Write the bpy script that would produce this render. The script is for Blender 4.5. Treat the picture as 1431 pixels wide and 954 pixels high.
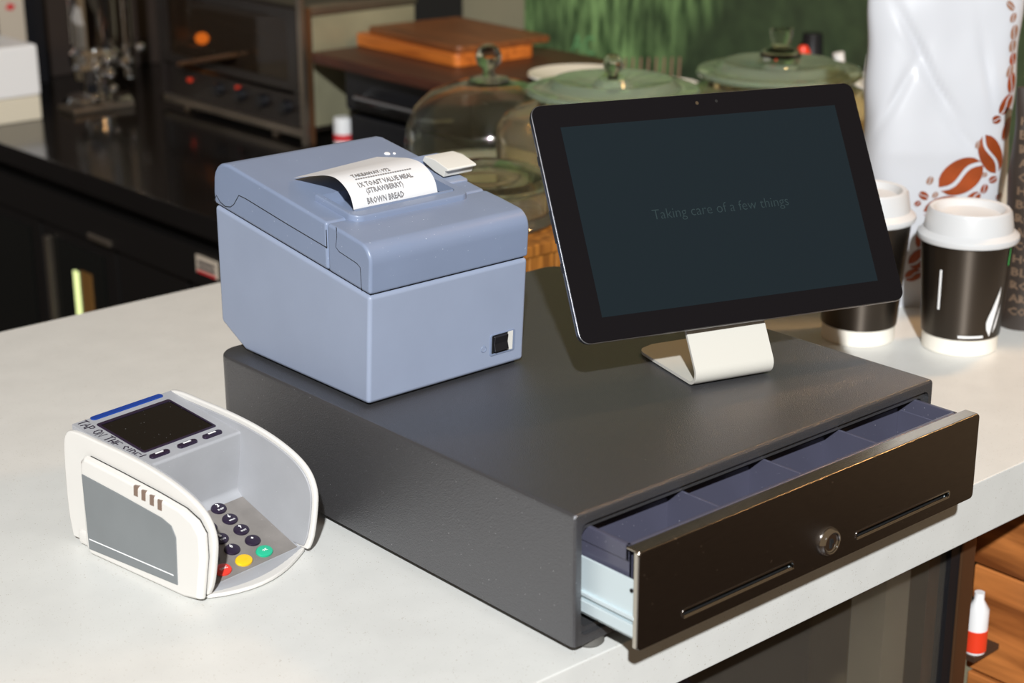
import bpy, bmesh, math, random
from mathutils import Vector, Matrix, noise

# ------------------------------------------------------------------ camera / light / exposure
scene = bpy.context.scene
for o in list(bpy.data.objects):
    bpy.data.objects.remove(o)
COL = scene.collection
CAM = Vector((-0.748365, -0.794132, 0.610323))
YAW, PITCH, ROLL, FPX = 0.716617, 0.329394, -0.004099, 2429.56
_f = Vector((math.sin(YAW)*math.cos(PITCH), math.cos(YAW)*math.cos(PITCH), -math.sin(PITCH)))
_r = Vector((math.cos(YAW), -math.sin(YAW), 0.0))
_u = _r.cross(_f)
R_ = _r*math.cos(ROLL) + _u*math.sin(ROLL)
U_ = -_r*math.sin(ROLL) + _u*math.cos(ROLL)
cam_data = bpy.data.cameras.new('camera')
cam = bpy.data.objects.new('camera', cam_data)
COL.objects.link(cam)
M = Matrix((R_, U_, -_f)).transposed().to_4x4()
M.translation = CAM
cam.matrix_world = M
cam_data.sensor_width = 36.0
cam_data.lens = 36.0*FPX/1431.0
cam_data.clip_start = 0.01
cam_data.dof.use_dof = True
cam_data.dof.focus_distance = 1.42
cam_data.dof.aperture_fstop = 6.5
scene.camera = cam

world = bpy.data.worlds.new('cafe_ambient')
scene.world = world
world.use_nodes = True
bg = world.node_tree.nodes['Background']
bg.inputs[0].default_value = (1.0, 0.70, 0.42, 1)
bg.inputs[1].default_value = 0.16

def area_light(name, loc, target, size, energy, color):
    d = bpy.data.lights.new(name, 'AREA')
    d.shape = 'DISK'; d.size = size; d.energy = energy; d.color = color
    o = bpy.data.objects.new(name, d); COL.objects.link(o)
    o.location = loc
    o.rotation_euler = (Vector(target)-Vector(loc)).to_track_quat('-Z', 'Y').to_euler()
    return o
# the photographer's flash, held up behind the camera
area_light('camera_flash', CAM - _f*2.8 + _u*1.08 + _r*0.02, (0.35, 0.35, 0.05), 0.12, 330.0, (0.96, 0.985, 1.0))

# a warm pendant bulb of the cafe, hanging over the far end of the counter above the frame
pl_d = bpy.data.lights.new('pendant_bulb', 'POINT'); pl_d.energy = 20.0; pl_d.color = (1.0, 0.56, 0.22); pl_d.shadow_soft_size = 0.06
pl_o = bpy.data.objects.new('pendant_bulb', pl_d); COL.objects.link(pl_o); pl_o.location = (1.30, 0.16, 1.05)

vs = scene.view_settings
vs.view_transform = 'Standard'
vs.look = 'None'
vs.exposure = 0.0
vs.gamma = 1.0
vs.use_curve_mapping = False

random.seed(7)
H = 0.1108          # top of the cash drawer
W = 0.41            # its width
D = 0.464           # its depth

# ------------------------------------------------------------------ materials
def lin(c):
    def f(v):
        v /= 255.0
        return v/12.92 if v <= 0.04045 else ((v+0.055)/1.055)**2.4
    return (f(c[0]), f(c[1]), f(c[2]), 1.0)

def pm(name, rgb, rough=0.5, metal=0.0, var=None, bump=None, spec=None, coat=0.0,
       trans=0.0, ior=None, emit=None, specks=None, stretch=None, sss=0.0):
    """principled material; var=(scale, amount) colour mottling, bump=(scale, strength)"""
    m = bpy.data.materials.new(name); m.use_nodes = True
    nt = m.node_tree; n = nt.nodes; l = nt.links
    b = n['Principled BSDF']
    c = lin(rgb)
    b.inputs['Base Color'].default_value = c
    b.inputs['Roughness'].default_value = rough
    b.inputs['Metallic'].default_value = metal
    if spec is not None: b.inputs['Specular IOR Level'].default_value = spec
    if coat: b.inputs['Coat Weight'].default_value = coat; b.inputs['Coat Roughness'].default_value = 0.05
    if trans: b.inputs['Transmission Weight'].default_value = trans
    if ior: b.inputs['IOR'].default_value = ior
    if emit:
        b.inputs['Emission Color'].default_value = lin(emit[0]); b.inputs['Emission Strength'].default_value = emit[1]
    tc = n.new('ShaderNodeTexCoord')
    vec = tc.outputs['Object']
    if stretch:
        mp = n.new('ShaderNodeMapping'); mp.inputs['Scale'].default_value = stretch
        l.new(vec, mp.inputs['Vector']); vec = mp.outputs['Vector']
    colsock = None
    if var:
        t = n.new('ShaderNodeTexNoise'); t.inputs['Scale'].default_value = var[0]; t.inputs['Detail'].default_value = 5
        l.new(vec, t.inputs['Vector'])
        r = n.new('ShaderNodeValToRGB'); a = var[1]
        r.color_ramp.elements[0].position = 0.3; r.color_ramp.elements[1].position = 0.7
        r.color_ramp.elements[0].color = (c[0]*(1-a), c[1]*(1-a), c[2]*(1-a), 1)
        r.color_ramp.elements[1].color = (min(1, c[0]*(1+a)), min(1, c[1]*(1+a)), min(1, c[2]*(1+a)), 1)
        l.new(t.outputs['Fac'], r.inputs['Fac']); colsock = r.outputs['Color']
    if specks:      # (scale, threshold, rgb): small dust or chips
        v = n.new('ShaderNodeTexVoronoi'); v.inputs['Scale'].default_value = specks[0]
        l.new(tc.outputs['Object'], v.inputs['Vector'])
        sn = n.new('ShaderNodeTexNoise'); sn.inputs['Scale'].default_value = specks[0]*0.6
        l.new(tc.outputs['Object'], sn.inputs['Vector'])
        ad = n.new('ShaderNodeMath'); ad.operation = 'MULTIPLY_ADD'; ad.inputs[1].default_value = -0.5; ad.inputs[2].default_value = 0.285
        l.new(sn.outputs['Fac'], ad.inputs[0])
        sb = n.new('ShaderNodeMath'); sb.operation = 'ADD'; l.new(v.outputs['Distance'], sb.inputs[0]); l.new(ad.outputs[0], sb.inputs[1])
        lt = n.new('ShaderNodeMath'); lt.operation = 'LESS_THAN'; lt.inputs[1].default_value = specks[1]
        l.new(sb.outputs[0], lt.inputs[0])
        mx = n.new('ShaderNodeMix'); mx.data_type = 'RGBA'
        l.new(lt.outputs[0], mx.inputs['Factor'])
        if colsock: l.new(colsock, mx.inputs['A'])
        else: mx.inputs['A'].default_value = c
        mx.inputs['B'].default_value = lin(specks[2]); colsock = mx.outputs['Result']
    if colsock: l.new(colsock, b.inputs['Base Color'])
    if bump:
        t = n.new('ShaderNodeTexNoise'); t.inputs['Scale'].default_value = bump[0]; t.inputs['Detail'].default_value = 3
        l.new(vec, t.inputs['Vector'])
        bp = n.new('ShaderNodeBump'); bp.inputs['Strength'].default_value = bump[1]; bp.inputs['Distance'].default_value = 0.001
        l.new(t.outputs['Fac'], bp.inputs['Height']); l.new(bp.outputs['Normal'], b.inputs['Normal'])
    return m

def wood(name, dark, light, scale=6.0, rough=0.45, axis='X', stretch=14.0):
    m = bpy.data.materials.new(name); m.use_nodes = True
    nt = m.node_tree; n = nt.nodes; l = nt.links
    b = n['Principled BSDF']; b.inputs['Roughness'].default_value = rough
    tc = n.new('ShaderNodeTexCoord'); mp = n.new('ShaderNodeMapping')
    s = [stretch]*3; s['XYZ'.index(axis)] = 1.0
    mp.inputs['Scale'].default_value = s
    l.new(tc.outputs['Object'], mp.inputs['Vector'])
    oi = n.new('ShaderNodeObjectInfo')
    ad = n.new('ShaderNodeVectorMath'); ad.operation = 'ADD'
    l.new(mp.outputs['Vector'], ad.inputs[0]); l.new(oi.outputs['Random'], ad.inputs[1])
    t = n.new('ShaderNodeTexNoise'); t.inputs['Scale'].default_value = scale; t.inputs['Detail'].default_value = 6; t.inputs['Distortion'].default_value = 0.6
    l.new(ad.outputs[0], t.inputs['Vector'])
    r = n.new('ShaderNodeValToRGB'); r.color_ramp.elements[0].position = 0.3; r.color_ramp.elements[1].position = 0.72
    r.color_ramp.elements[0].color = lin(dark); r.color_ramp.elements[1].color = lin(light)
    l.new(t.outputs['Fac'], r.inputs['Fac']); l.new(r.outputs['Color'], b.inputs['Base Color'])
    bp = n.new('ShaderNodeBump'); bp.inputs['Strength'].default_value = 0.15; bp.inputs['Distance'].default_value = 0.001
    l.new(t.outputs['Fac'], bp.inputs['Height']); l.new(bp.outputs['Normal'], b.inputs['Normal'])
    return m

MT = dict(
    stone=pm('white_composite_stone', (213, 213, 209), 0.38, var=(30, 0.03), bump=(260, 0.06), specks=(420, 0.14, (176, 170, 158))),
    steel_black=pm('black_textured_powder_coat', (112, 112, 115), 0.30, metal=0.78, bump=(1100, 0.55), specks=(330, 0.055, (225, 225, 225))),
    black_plastic=pm('black_plastic', (24, 24, 27), 0.35),
    shade_black=pm('dark_recess', (8, 8, 9), 0.8),  # near-black painting the shade in recesses and gaps; also the bin's own black
    tray=pm('dark_grey_plastic_tray', (76, 76, 92), 0.26, bump=(500, 0.05), specks=(330, 0.06, (170, 170, 180))),
    zinc=pm('pale_zinc_plated_steel', (205, 218, 222), 0.38, metal=0.25),
    brushed_lit=pm('lit_brushed_stainless_steel', (205, 198, 186), 0.24, metal=1.0, var=(40, 0.06), bump=(60, 0.06), stretch=(1.5, 40, 40)),  # same steel as the front panel, kept lighter for bright reflections
    brushed_shaded=pm('shaded_brushed_stainless_steel', (142, 135, 130), 0.26, metal=1.0, var=(60, 0.12), bump=(60, 0.05), stretch=(1.5, 40, 40), specks=(150, 0.06, (210, 205, 200))),  # same steel as the folded returns, darkened for its dark reflections
    chrome=pm('chrome', (225, 225, 225), 0.045, metal=1.0),
    rubber=pm('grey_rubber', (92, 90, 86), 0.6),
    printer=pm('blue_grey_abs_plastic', (122, 134, 158), 0.36, var=(20, 0.03), bump=(1400, 0.05), specks=(300, 0.06, (190, 198, 212))),
    printer_lo=pm('blue_grey_textured_plastic', (141, 151, 172), 0.42, var=(20, 0.03), bump=(1400, 0.10)),
    lever=pm('off_white_lever_plastic', (214, 212, 205), 0.4),
    paper=pm('thermal_receipt_paper', (212, 213, 215), 0.6),
    ink=pm('grey_thermal_print', (120, 120, 123), 0.7),
    white_abs=pm('white_abs_plastic', (214, 211, 206), 0.34, var=(14, 0.02)),
    keypad=pm('worn_grey_keypad_plastic', (124, 119, 115), 0.5, var=(60, 0.12), bump=(1200, 0.08), specks=(520, 0.05, (190, 186, 180))),
    grey_abs=pm('grey_abs_plastic', (160, 161, 165), 0.45, var=(30, 0.05), bump=(1200, 0.06), specks=(520, 0.05, (205, 205, 208))),
    reader_grey=pm('grey_reader_panel', (118, 122, 124), 0.42, var=(18, 0.05), bump=(1200, 0.06)),
    lcd=pm('dark_lcd', (10, 11, 12), 0.08, specks=(360, 0.07, (110, 110, 110))),
    blue=pm('blue_plastic_strip', (20, 58, 138), 0.25),
    key=pm('dark_plum_key_plastic', (38, 28, 48), 0.28),
    key_red=pm('red_key_plastic', (222, 58, 44), 0.3),
    key_yellow=pm('yellow_key_plastic', (232, 186, 28), 0.3),
    key_green=pm('green_key_plastic', (34, 172, 132), 0.3),
    white_print=pm('white_print', (240, 240, 240), 0.5),
    marker=pm('purple_black_marker_ink', (36, 22, 44), 0.6),
    slot=pm('brown_indicator_window', (120, 98, 84), 0.35),
    tablet_black=pm('tablet_black_bezel_glass', (17, 16, 19), 0.10, spec=0.3),
    tablet_edge=pm('tablet_dark_metal_edge', (128, 128, 132), 0.25, metal=1.0),
    bright_edge=pm('polished_tablet_edge', (150, 150, 154), 0.28, metal=0.9),
    display=pm('dim_display', (14, 20, 23), 0.10, spec=0.3, emit=((36, 50, 58), 0.35)),
    display_text=pm('dim_display_text', (24, 34, 36), 0.3, emit=((50, 68, 72), 0.5)),
    cream_steel=pm('cream_powder_coated_steel', (196, 193, 184), 0.38, bump=(900, 0.06)),
    cup_white=pm('white_paper_cup', (240, 234, 222), 0.55),
    lid_white=pm('white_plastic_lid', (202, 203, 204), 0.35),
    cup_black=pm('black_foil_cup_sleeve', (82, 75, 68), 0.36, metal=0.92, bump=(50, 0.03), stretch=(1, 1, 30)),
    cup_green=pm('green_print', (44, 150, 70), 0.4),
    bag_white=pm('white_foil_coffee_bag', (196, 198, 203), 0.33, spec=0.5),
    bean=pm('brown_bean_print', (140, 62, 24), 0.38, var=(22, 0.35)),
    bean_pale=pm('pale_brown_bean_print', (150, 112, 92), 0.4),
    bag_dark=pm('black_printed_bag', (56, 48, 43), 0.45, bump=(60, 0.2)),
    kraft=pm('kraft_brown_print', (112, 92, 75), 0.5),
    glass=pm('clear_greenish_glass', (244, 250, 242), 0.0, trans=1.0, ior=1.47),
    glass_green=pm('thick_green_tinted_glass', (214, 232, 208), 0.03, trans=0.86, ior=1.48),
    glass_amber=pm('clear_amber_tinted_glass', (240, 230, 200), 0.02, trans=0.94, ior=1.47),
    cake=pm('cream_cake_plate', (214, 206, 186), 0.4),
    black_gloss=pm('black_gloss_laminate', (20, 18, 17), 0.13, spec=0.5, var=(6, 0.15)),
    black_front=pm('black_fridge_front', (20, 18, 17), 0.4),
    dark_brown=pm('dark_brown_panel', (46, 38, 34), 0.5, var=(4, 0.15)),
    fridge_glass=pm('dark_fridge_glass', (18, 20, 18), 0.06, spec=0.6),
    reflection_glow=pm('green_reflection_glow', (225, 235, 170), 0.4, emit=((214, 226, 150), 1.1)),
    amber_box=pm('amber_carton', (120, 84, 40), 0.5),
    sticker=pm('cream_sticker', (196, 182, 164), 0.5),
    red_print=pm('red_print', (206, 52, 58), 0.5),
    oven_steel=pm('worn_oven_steel', (150, 138, 124), 0.34, metal=0.9, var=(20, 0.1)),
    oven_glass=pm('smoked_oven_glass', (96, 78, 62), 0.03, trans=0.85, ior=1.2),
    oven_side=pm('pale_olive_oven_side', (150, 146, 120), 0.35, metal=0.3, var=(8, 0.2)),
    oven_dark=pm('oven_dark_enamel', (34, 28, 25), 0.35),
    oven_reflection=pm('oven_reflection', (255, 170, 80), 0.4, emit=((255, 150, 50), 7.0)),
    wall_cream=pm('cream_wall_paint', (150, 142, 116), 0.7, var=(3, 0.12)),
    porcelain=pm('white_porcelain', (228, 222, 208), 0.2),
    white_plastic=pm('white_plastic', (232, 232, 232), 0.4),
    red_plastic=pm('red_plastic', (226, 62, 34), 0.35),
    brass=pm('bronze_post', (132, 96, 68), 0.38, metal=0.8),
    pane=pm('cabinet_glass_pane', (225, 215, 200), 0.02, trans=0.95, ior=1.45),
    cabinet_dark=pm('dark_cabinet_interior', (62, 42, 28), 0.6),
    grey_post=pm('pale_grey_post', (186, 188, 184), 0.45),
    blue_thing=pm('blue_glazed_bowl', (24, 52, 120), 0.3),
    board_a=wood('orange_board_wood', (150, 76, 26), (216, 124, 48), 7, axis='Y'),
    board_b=wood('warm_board_wood', (92, 54, 28), (134, 80, 40), 7, axis='Y'),
    board_c=wood('dark_board_wood', (54, 29, 21), (84, 45, 29), 7, axis='Y'),
    riser_wood=wood('amber_riser_wood', (104, 62, 22), (176, 116, 48), 9, axis='Z'),
    plank=wood('orange_timber_plank', (108, 58, 24), (206, 128, 66), 5, axis='Y', stretch=9.0),
    floor_wood=wood('brown_floor_timber', (30, 22, 17), (58, 42, 30), 4, axis='X', stretch=9.0),
)

def anisotropic(m, amount, rot):
    nt = m.node_tree; b = nt.nodes['Principled BSDF']
    b.inputs['Anisotropic'].default_value = amount; b.inputs['Anisotropic Rotation'].default_value = rot
    t = nt.nodes.new('ShaderNodeTangent'); t.direction_type = 'RADIAL'; t.axis = 'Z'
    nt.links.new(t.outputs[0], b.inputs['Tangent'])
anisotropic(MT['cup_black'], 0.85, 0.25)

# the printed mural: leafy green streaks with dark figures
def mural_mat():
    m = bpy.data.materials.new('green_photo_mural_print'); m.use_nodes = True
    nt = m.node_tree; n = nt.nodes; l = nt.links; b = n['Principled BSDF']; b.inputs['Roughness'].default_value = 0.5
    tc = n.new('ShaderNodeTexCoord')
    mp = n.new('ShaderNodeMapping'); mp.inputs['Scale'].default_value = (1, 9, 2.2); l.new(tc.outputs['Object'], mp.inputs['Vector'])
    t = n.new('ShaderNodeTexNoise'); t.inputs['Scale'].default_value = 6; t.inputs['Detail'].default_value = 4; l.new(mp.outputs['Vector'], t.inputs['Vector'])
    r = n.new('ShaderNodeValToRGB')
    r.color_ramp.elements[0].position = 0.36; r.color_ramp.elements[0].color = lin((52, 74, 44))
    r.color_ramp.elements[1].position = 0.66; r.color_ramp.elements[1].color = lin((142, 178, 114))
    l.new(t.outputs['Fac'], r.inputs['Fac'])
    t2 = n.new('ShaderNodeTexNoise'); t2.inputs['Scale'].default_value = 3.0; t2.inputs['Detail'].default_value = 2
    l.new(tc.outputs['Object'], t2.inputs['Vector'])
    sp = n.new('ShaderNodeSeparateXYZ'); l.new(tc.outputs['Object'], sp.inputs[0])
    ma = n.new('ShaderNodeMath'); ma.operation = 'MULTIPLY_ADD'; ma.inputs[1].default_value = -0.75; ma.inputs[2].default_value = 0.0
    l.new(sp.outputs['Y'], ma.inputs[0])
    mb = n.new('ShaderNodeMath'); mb.operation = 'ADD'; l.new(ma.outputs[0], mb.inputs[0]); l.new(t2.outputs['Fac'], mb.inputs[1])
    r2 = n.new('ShaderNodeValToRGB'); r2.color_ramp.elements[0].position = 0.40; r2.color_ramp.elements[1].position = 0.56
    l.new(mb.outputs[0], r2.inputs['Fac'])
    mx = n.new('ShaderNodeMix'); mx.data_type = 'RGBA'; l.new(r2.outputs['Color'], mx.inputs['Factor'])
    l.new(r.outputs['Color'], mx.inputs['A'])
    t3 = n.new('ShaderNodeTexNoise'); t3.inputs['Scale'].default_value = 22; l.new(tc.outputs['Object'], t3.inputs['Vector'])
    r3 = n.new('ShaderNodeValToRGB'); r3.color_ramp.elements[0].color = lin((34, 40, 32)); r3.color_ramp.elements[1].color = lin((74, 92, 62))
    l.new(t3.outputs['Fac'], r3.inputs['Fac']); l.new(r3.outputs['Color'], mx.inputs['B'])
    l.new(mx.outputs['Result'], b.inputs['Base Color'])
    return m
MT['mural'] = mural_mat()

# ------------------------------------------------------------------ geometry helpers
def finish(me, mat, angle=35):
    me.materials.clear(); me.materials.append(MT[mat] if isinstance(mat, str) else mat)
    for p in me.polygons: p.use_smooth = True
    me.set_sharp_from_angle(angle=math.radians(angle))

def link_mesh(name, bm, mat, parent=None, Mx=None, angle=35, wn=True):
    """bm is in world coordinates (or in Mx's frame); the mesh is stored relative to its parent"""
    if Mx is not None: bmesh.ops.transform(bm, matrix=Mx, verts=bm.verts)
    me = bpy.data.meshes.new(name)
    if parent is not None:
        bmesh.ops.transform(bm, matrix=world_of(parent).inverted(), verts=bm.verts)
    bmesh.ops.recalc_face_normals(bm, faces=bm.faces)
    bm.to_mesh(me); bm.free()
    finish(me, mat, angle)
    o = bpy.data.objects.new(name, me); COL.objects.link(o)
    if parent is not None: o.parent = parent
    if wn:
        md = o.modifiers.new('weighted_normals', 'WEIGHTED_NORMAL'); md.keep_sharp = True; md.weight = 90
    return o

def world_of(o):
    m = o.matrix_basis.copy()
    while o.parent is not None:
        o = o.parent; m = o.matrix_basis @ m
    return m

def thing(name, label, cat, Mx=None, group=None):
    o = bpy.data.objects.new(name, None); COL.objects.link(o)
    o.empty_display_size = 0.02
    if Mx is not None: o.matrix_basis = Mx
    o['label'] = label; o['category'] = cat
    if group: o['group'] = group
    return o

def tag(o, label, cat, group=None):
    o['label'] = label; o['category'] = cat
    if group: o['group'] = group
    return o

def solo(name, bm, mat, label, cat, loc, group=None, angle=35):
    """single mesh thing whose origin is loc; bm in world coordinates"""
    bmesh.ops.translate(bm, verts=bm.verts, vec=-Vector(loc))
    o = link_mesh(name, bm, mat, angle=angle); o.location = loc
    return tag(o, label, cat, group)

def structure(name, bm, mat, parent=None, label=None):
    o = link_mesh(name, bm, mat, parent)
    if parent is None: o['kind'] = 'structure'
    if label: o['label'] = label
    return o

def frame(loc, deg=0.0):
    return Matrix.Translation(Vector(loc)) @ Matrix.Rotation(math.radians(deg), 4, 'Z')

def add_box(bm, lo, hi, bevel=0.0, seg=2):
    r = bmesh.ops.create_cube(bm, size=1.0)
    vs_ = r['verts']
    for v in vs_:
        v.co = Vector((lo[0]+(v.co.x+.5)*(hi[0]-lo[0]), lo[1]+(v.co.y+.5)*(hi[1]-lo[1]), lo[2]+(v.co.z+.5)*(hi[2]-lo[2])))
    if bevel > 0:
        es = list({e for v in vs_ for e in v.link_edges})
        bmesh.ops.bevel(bm, geom=es, offset=bevel, segments=seg, affect='EDGES', profile=0.5)
    return bm

def box(lo, hi, bevel=0.0, seg=2):
    return add_box(bmesh.new(), lo, hi, bevel, seg)

def add_prism(bm, pts, axis, a, b, bevel=0.0, seg=2):
    """polygon pts (2D) extruded along axis from a to b. axis X: (y,z); Y: (x,z); Z: (x,y)"""
    def P(p, t):
        if axis == 'X': return Vector((t, p[0], p[1]))
        if axis == 'Y': return Vector((p[0], t, p[1]))
        return Vector((p[0], p[1], t))
    A = [bm.verts.new(P(p, a)) for p in pts]; B = [bm.verts.new(P(p, b)) for p in pts]
    n = len(pts)
    fs = [bm.faces.new(A[::-1]), bm.faces.new(B)]
    for i in range(n):
        fs.append(bm.faces.new((A[i], A[(i+1) % n], B[(i+1) % n], B[i])))
    bmesh.ops.recalc_face_normals(bm, faces=fs)
    if bevel > 0:
        es = [e for e in {e for f in fs for e in f.edges} if e.calc_face_angle(0) > math.radians(24)]
        bmesh.ops.bevel(bm, geom=es, offset=bevel, segments=seg, affect='EDGES', profile=0.5)
    return bm

def prism(pts, axis, a, b, bevel=0.0, seg=2):
    return add_prism(bmesh.new(), pts, axis, a, b, bevel, seg)

def add_lathe(bm, prof, c=(0, 0, 0), n=40, close=True):
    """prof: list of (r,z); r==0 gives a pole"""
    rings = []
    for r, z in prof:
        if r < 1e-6: rings.append([bm.verts.new((c[0], c[1], c[2]+z))])
        else: rings.append([bm.verts.new((c[0]+r*math.cos(2*math.pi*i/n), c[1]+r*math.sin(2*math.pi*i/n), c[2]+z)) for i in range(n)])
    pairs = list(zip(rings[:-1], rings[1:]))
    if close: pairs.append((rings[-1], rings[0]))
    for A, B in pairs:
        if len(A) == 1 and len(B) == 1: continue
        for i in range(n):
            j = (i+1) % n
            if len(A) == 1: bm.faces.new((A[0], B[i], B[j]))
            elif len(B) == 1: bm.faces.new((A[i], A[j], B[0]))
            else: bm.faces.new((A[i], A[j], B[j], B[i]))
    return bm

def lathe(prof, c=(0, 0, 0), n=40, close=True):
    return add_lathe(bmesh.new(), prof, c, n, close)

def add_tube(bm, pts, r, n=8, cap=True):
    pts = [Vector(p) for p in pts]; rings = []
    for i, p in enumerate(pts):
        d = (pts[min(i+1, len(pts)-1)]-pts[max(i-1, 0)]).normalized()
        a = d.orthogonal().normalized() if i == 0 else (prev - d*prev.dot(d)).normalized()
        prev = a; b = d.cross(a)
        rr = r[i] if isinstance(r, (list, tuple)) else r
        rings.append([bm.verts.new(p+(a*math.cos(2*math.pi*k/n)+b*math.sin(2*math.pi*k/n))*rr) for k in range(n)])
    for A, B in zip(rings[:-1], rings[1:]):
        for k in range(n): bm.faces.new((A[k], A[(k+1) % n], B[(k+1) % n], B[k]))
    if cap: bm.faces.new(rings[0][::-1]); bm.faces.new(rings[-1])
    return bm

def grid_surface(rows, thick):
    """closed thin sheet from a grid of points (list of rows), thickened to one side"""
    bm = bmesh.new()
    V = [[bm.verts.new(p) for p in r] for r in rows]
    for i in range(len(V)-1):
        for j in range(len(V[0])-1):
            bm.faces.new((V[i][j], V[i][j+1], V[i+1][j+1], V[i+1][j]))
    bmesh.ops.recalc_face_normals(bm, faces=bm.faces)
    bmesh.ops.solidify(bm, geom=list(bm.faces), thickness=thick)
    return bm

def add_ribbon(bm, pts, w, up=Vector((0, 0, 1)), h=0.0002):
    """flat pen stroke along pts"""
    pts = [Vector(p) for p in pts]; L = []; Rr = []
    for i, p in enumerate(pts):
        d = (pts[min(i+1, len(pts)-1)]-pts[max(i-1, 0)]).normalized()
        s = d.cross(up).normalized()*w*.5
        e = d*(w*.4)*(-1 if i == 0 else (1 if i == len(pts)-1 else 0))
        L.append(bm.verts.new(p+s+e+up*h)); Rr.append(bm.verts.new(p-s+e+up*h))
    for i in range(len(pts)-1):
        bm.faces.new((L[i], Rr[i], Rr[i+1], L[i+1]))
    return bm

def text_bm(s, size=1.0, align='CENTER', res=2, bold=0.0, spacing=1.0):
    c = bpy.data.curves.new('t', 'FONT'); c.body = s; c.size = size; c.align_x = align; c.align_y = 'BOTTOM_BASELINE'
    c.resolution_u = res; c.offset = bold; c.space_character = spacing
    o = bpy.data.objects.new('t', c); COL.objects.link(o)
    dg = bpy.context.evaluated_depsgraph_get()
    me = bpy.data.meshes.new_from_object(o.evaluated_get(dg))
    bm = bmesh.new(); bm.from_mesh(me)
    bpy.data.objects.remove(o); bpy.data.curves.remove(c); bpy.data.meshes.remove(me)
    return bm

def fit_text(bm, x0, x1, z0=None, h=None):
    xs = [v.co.x for v in bm.verts]; ys = [v.co.y for v in bm.verts]
    a, b = min(xs), max(xs); k = (x1-x0)/(b-a)
    ky = h/(max(ys)-min(ys)) if h else k
    y0 = min(ys)
    for v in bm.verts: v.co = Vector((x0+(v.co.x-a)*k, (v.co.y-y0)*ky, 0))
    return bm

def boolean(bmA, bmB):
    def mk(b):
        bmesh.ops.recalc_face_normals(b, faces=b.faces)
        me = bpy.data.meshes.new('b'); b.to_mesh(me); b.free()
        o = bpy.data.objects.new('b', me); COL.objects.link(o); return o
    A, B = mk(bmA), mk(bmB)
    md = A.modifiers.new('b', 'BOOLEAN'); md.operation = 'DIFFERENCE'; md.object = B; md.solver = 'EXACT'
    dg = bpy.context.evaluated_depsgraph_get()
    me = bpy.data.meshes.new_from_object(A.evaluated_get(dg))
    out = bmesh.new(); out.from_mesh(me)
    for o in (A, B):
        m_ = o.data; bpy.data.objects.remove(o); bpy.data.meshes.remove(m_)
    bpy.data.meshes.remove(me)
    return out

def arc(cx, cy, r, a0, a1, n=6):
    return [(cx+r*math.cos(math.radians(a0+(a1-a0)*i/n)), cy+r*math.sin(math.radians(a0+(a1-a0)*i/n))) for i in range(n+1)]

def round_rect(x0, y0, x1, y1, r, n=5):
    return arc(x1-r, y1-r, r, 0, 90, n)+arc(x0+r, y1-r, r, 90, 180, n)+arc(x0+r, y0+r, r, 180, 270, n)+arc(x1-r, y0+r, r, 270, 360, n)

def smooth_curve(pts, n=8):
    """Catmull-Rom through 2D/3D points"""
    P = [Vector(p) for p in pts]; out = []
    for i in range(len(P)-1):
        p0 = P[max(i-1, 0)]; p1 = P[i]; p2 = P[i+1]; p3 = P[min(i+2, len(P)-1)]
        for k in range(n):
            t = k/n
            out.append(0.5*((2*p1)+(p2-p0)*t+(2*p0-5*p1+4*p2-p3)*t*t+(3*p1-p0-3*p2+p3)*t**3))
    out.append(P[-1]); return out

# ------------------------------------------------------------------ the setting
FLOOR = -1.03
# floor boards
fl = structure('floor', box((-2.6, -2.6, FLOOR-.05), (2.4, 3.6, FLOOR-.012)), 'cabinet_dark')
k = 0
pl_me = None
for iy in range(26):
    y0 = -2.55+iy*.16
    if y0 > 1.5: break
    for ix in range(3):
        x0 = -2.6+ix*1.65+(iy % 2)*.5-.4
        x1 = min(x0+1.645, 2.4); x0 = max(x0, -2.6)
        if x1-x0 < .1: continue
        o = link_mesh('floor_board', box((x0, y0, FLOOR-.012), (x1, y0+.156, FLOOR)), 'floor_wood', fl)
structure('wall_right', box((1.5, .40, -1.05), (1.58, 3.6, 1.6)), 'wall_cream')
structure('wall_back', box((-2.4, 3.0, -1.05), (1.5, 3.08, 1.6)), 'dark_brown')

# the white worktop
CE = -0.0067
solo('counter_top', box((-2.0, CE, -.055), (1.495, .955, 0), .0015, 2), 'stone',
     'long white speckled stone countertop carrying the till equipment', 'countertop', (0, 0, -.055))

# display cabinet below the worktop
cb = thing('display_cabinet', 'glass fronted display cabinet under the white countertop with bronze end post', 'cabinet', frame((0.0, .5, FLOOR)))
link_mesh('back_panel', box((-1.9, .80, FLOOR), (.6, .82, -.055)), 'cabinet_dark', cb)
link_mesh('base_panel', box((-1.9, .04, FLOOR), (.6, .80, FLOOR+.08)), 'cabinet_dark', cb)
link_mesh('shelf_rail', box((-1.9, .132, -.300), (.50, .138, -.296)), 'brass', cb)
link_mesh('inner_shelf', box((-1.9, .14, -.40), (.53, .78, -.385)), 'cabinet_dark', cb)
link_mesh('glass_pane', box((-1.9, .052, FLOOR+.08), (.532, .058, -.056)), 'pane', cb)
link_mesh('end_post', box((.543, .045, FLOOR), (.566, .085, -.056), .002), 'brass', cb)
link_mesh('inner_post', box((.50, .10, FLOOR+.08), (.538, .14, -.056), .001), 'grey_post', cb)
link_mesh('glass_edge', box((.528, .047, FLOOR+.08), (.5425, .062, -.056)), 'black_plastic', cb)
# contents seen dimly through the pane
solo('serving_bowl', lathe([(0, 0), (.05, 0), (.09, .03), (.12, .075), (.116, .075), (.086, .035), (.045, .008), (0, .006)], (.33, .34, -.385)), 'blue_thing',
     'blue bowl behind the cabinet glass below the counter', 'bowl', (.33, .34, -.385))

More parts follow.
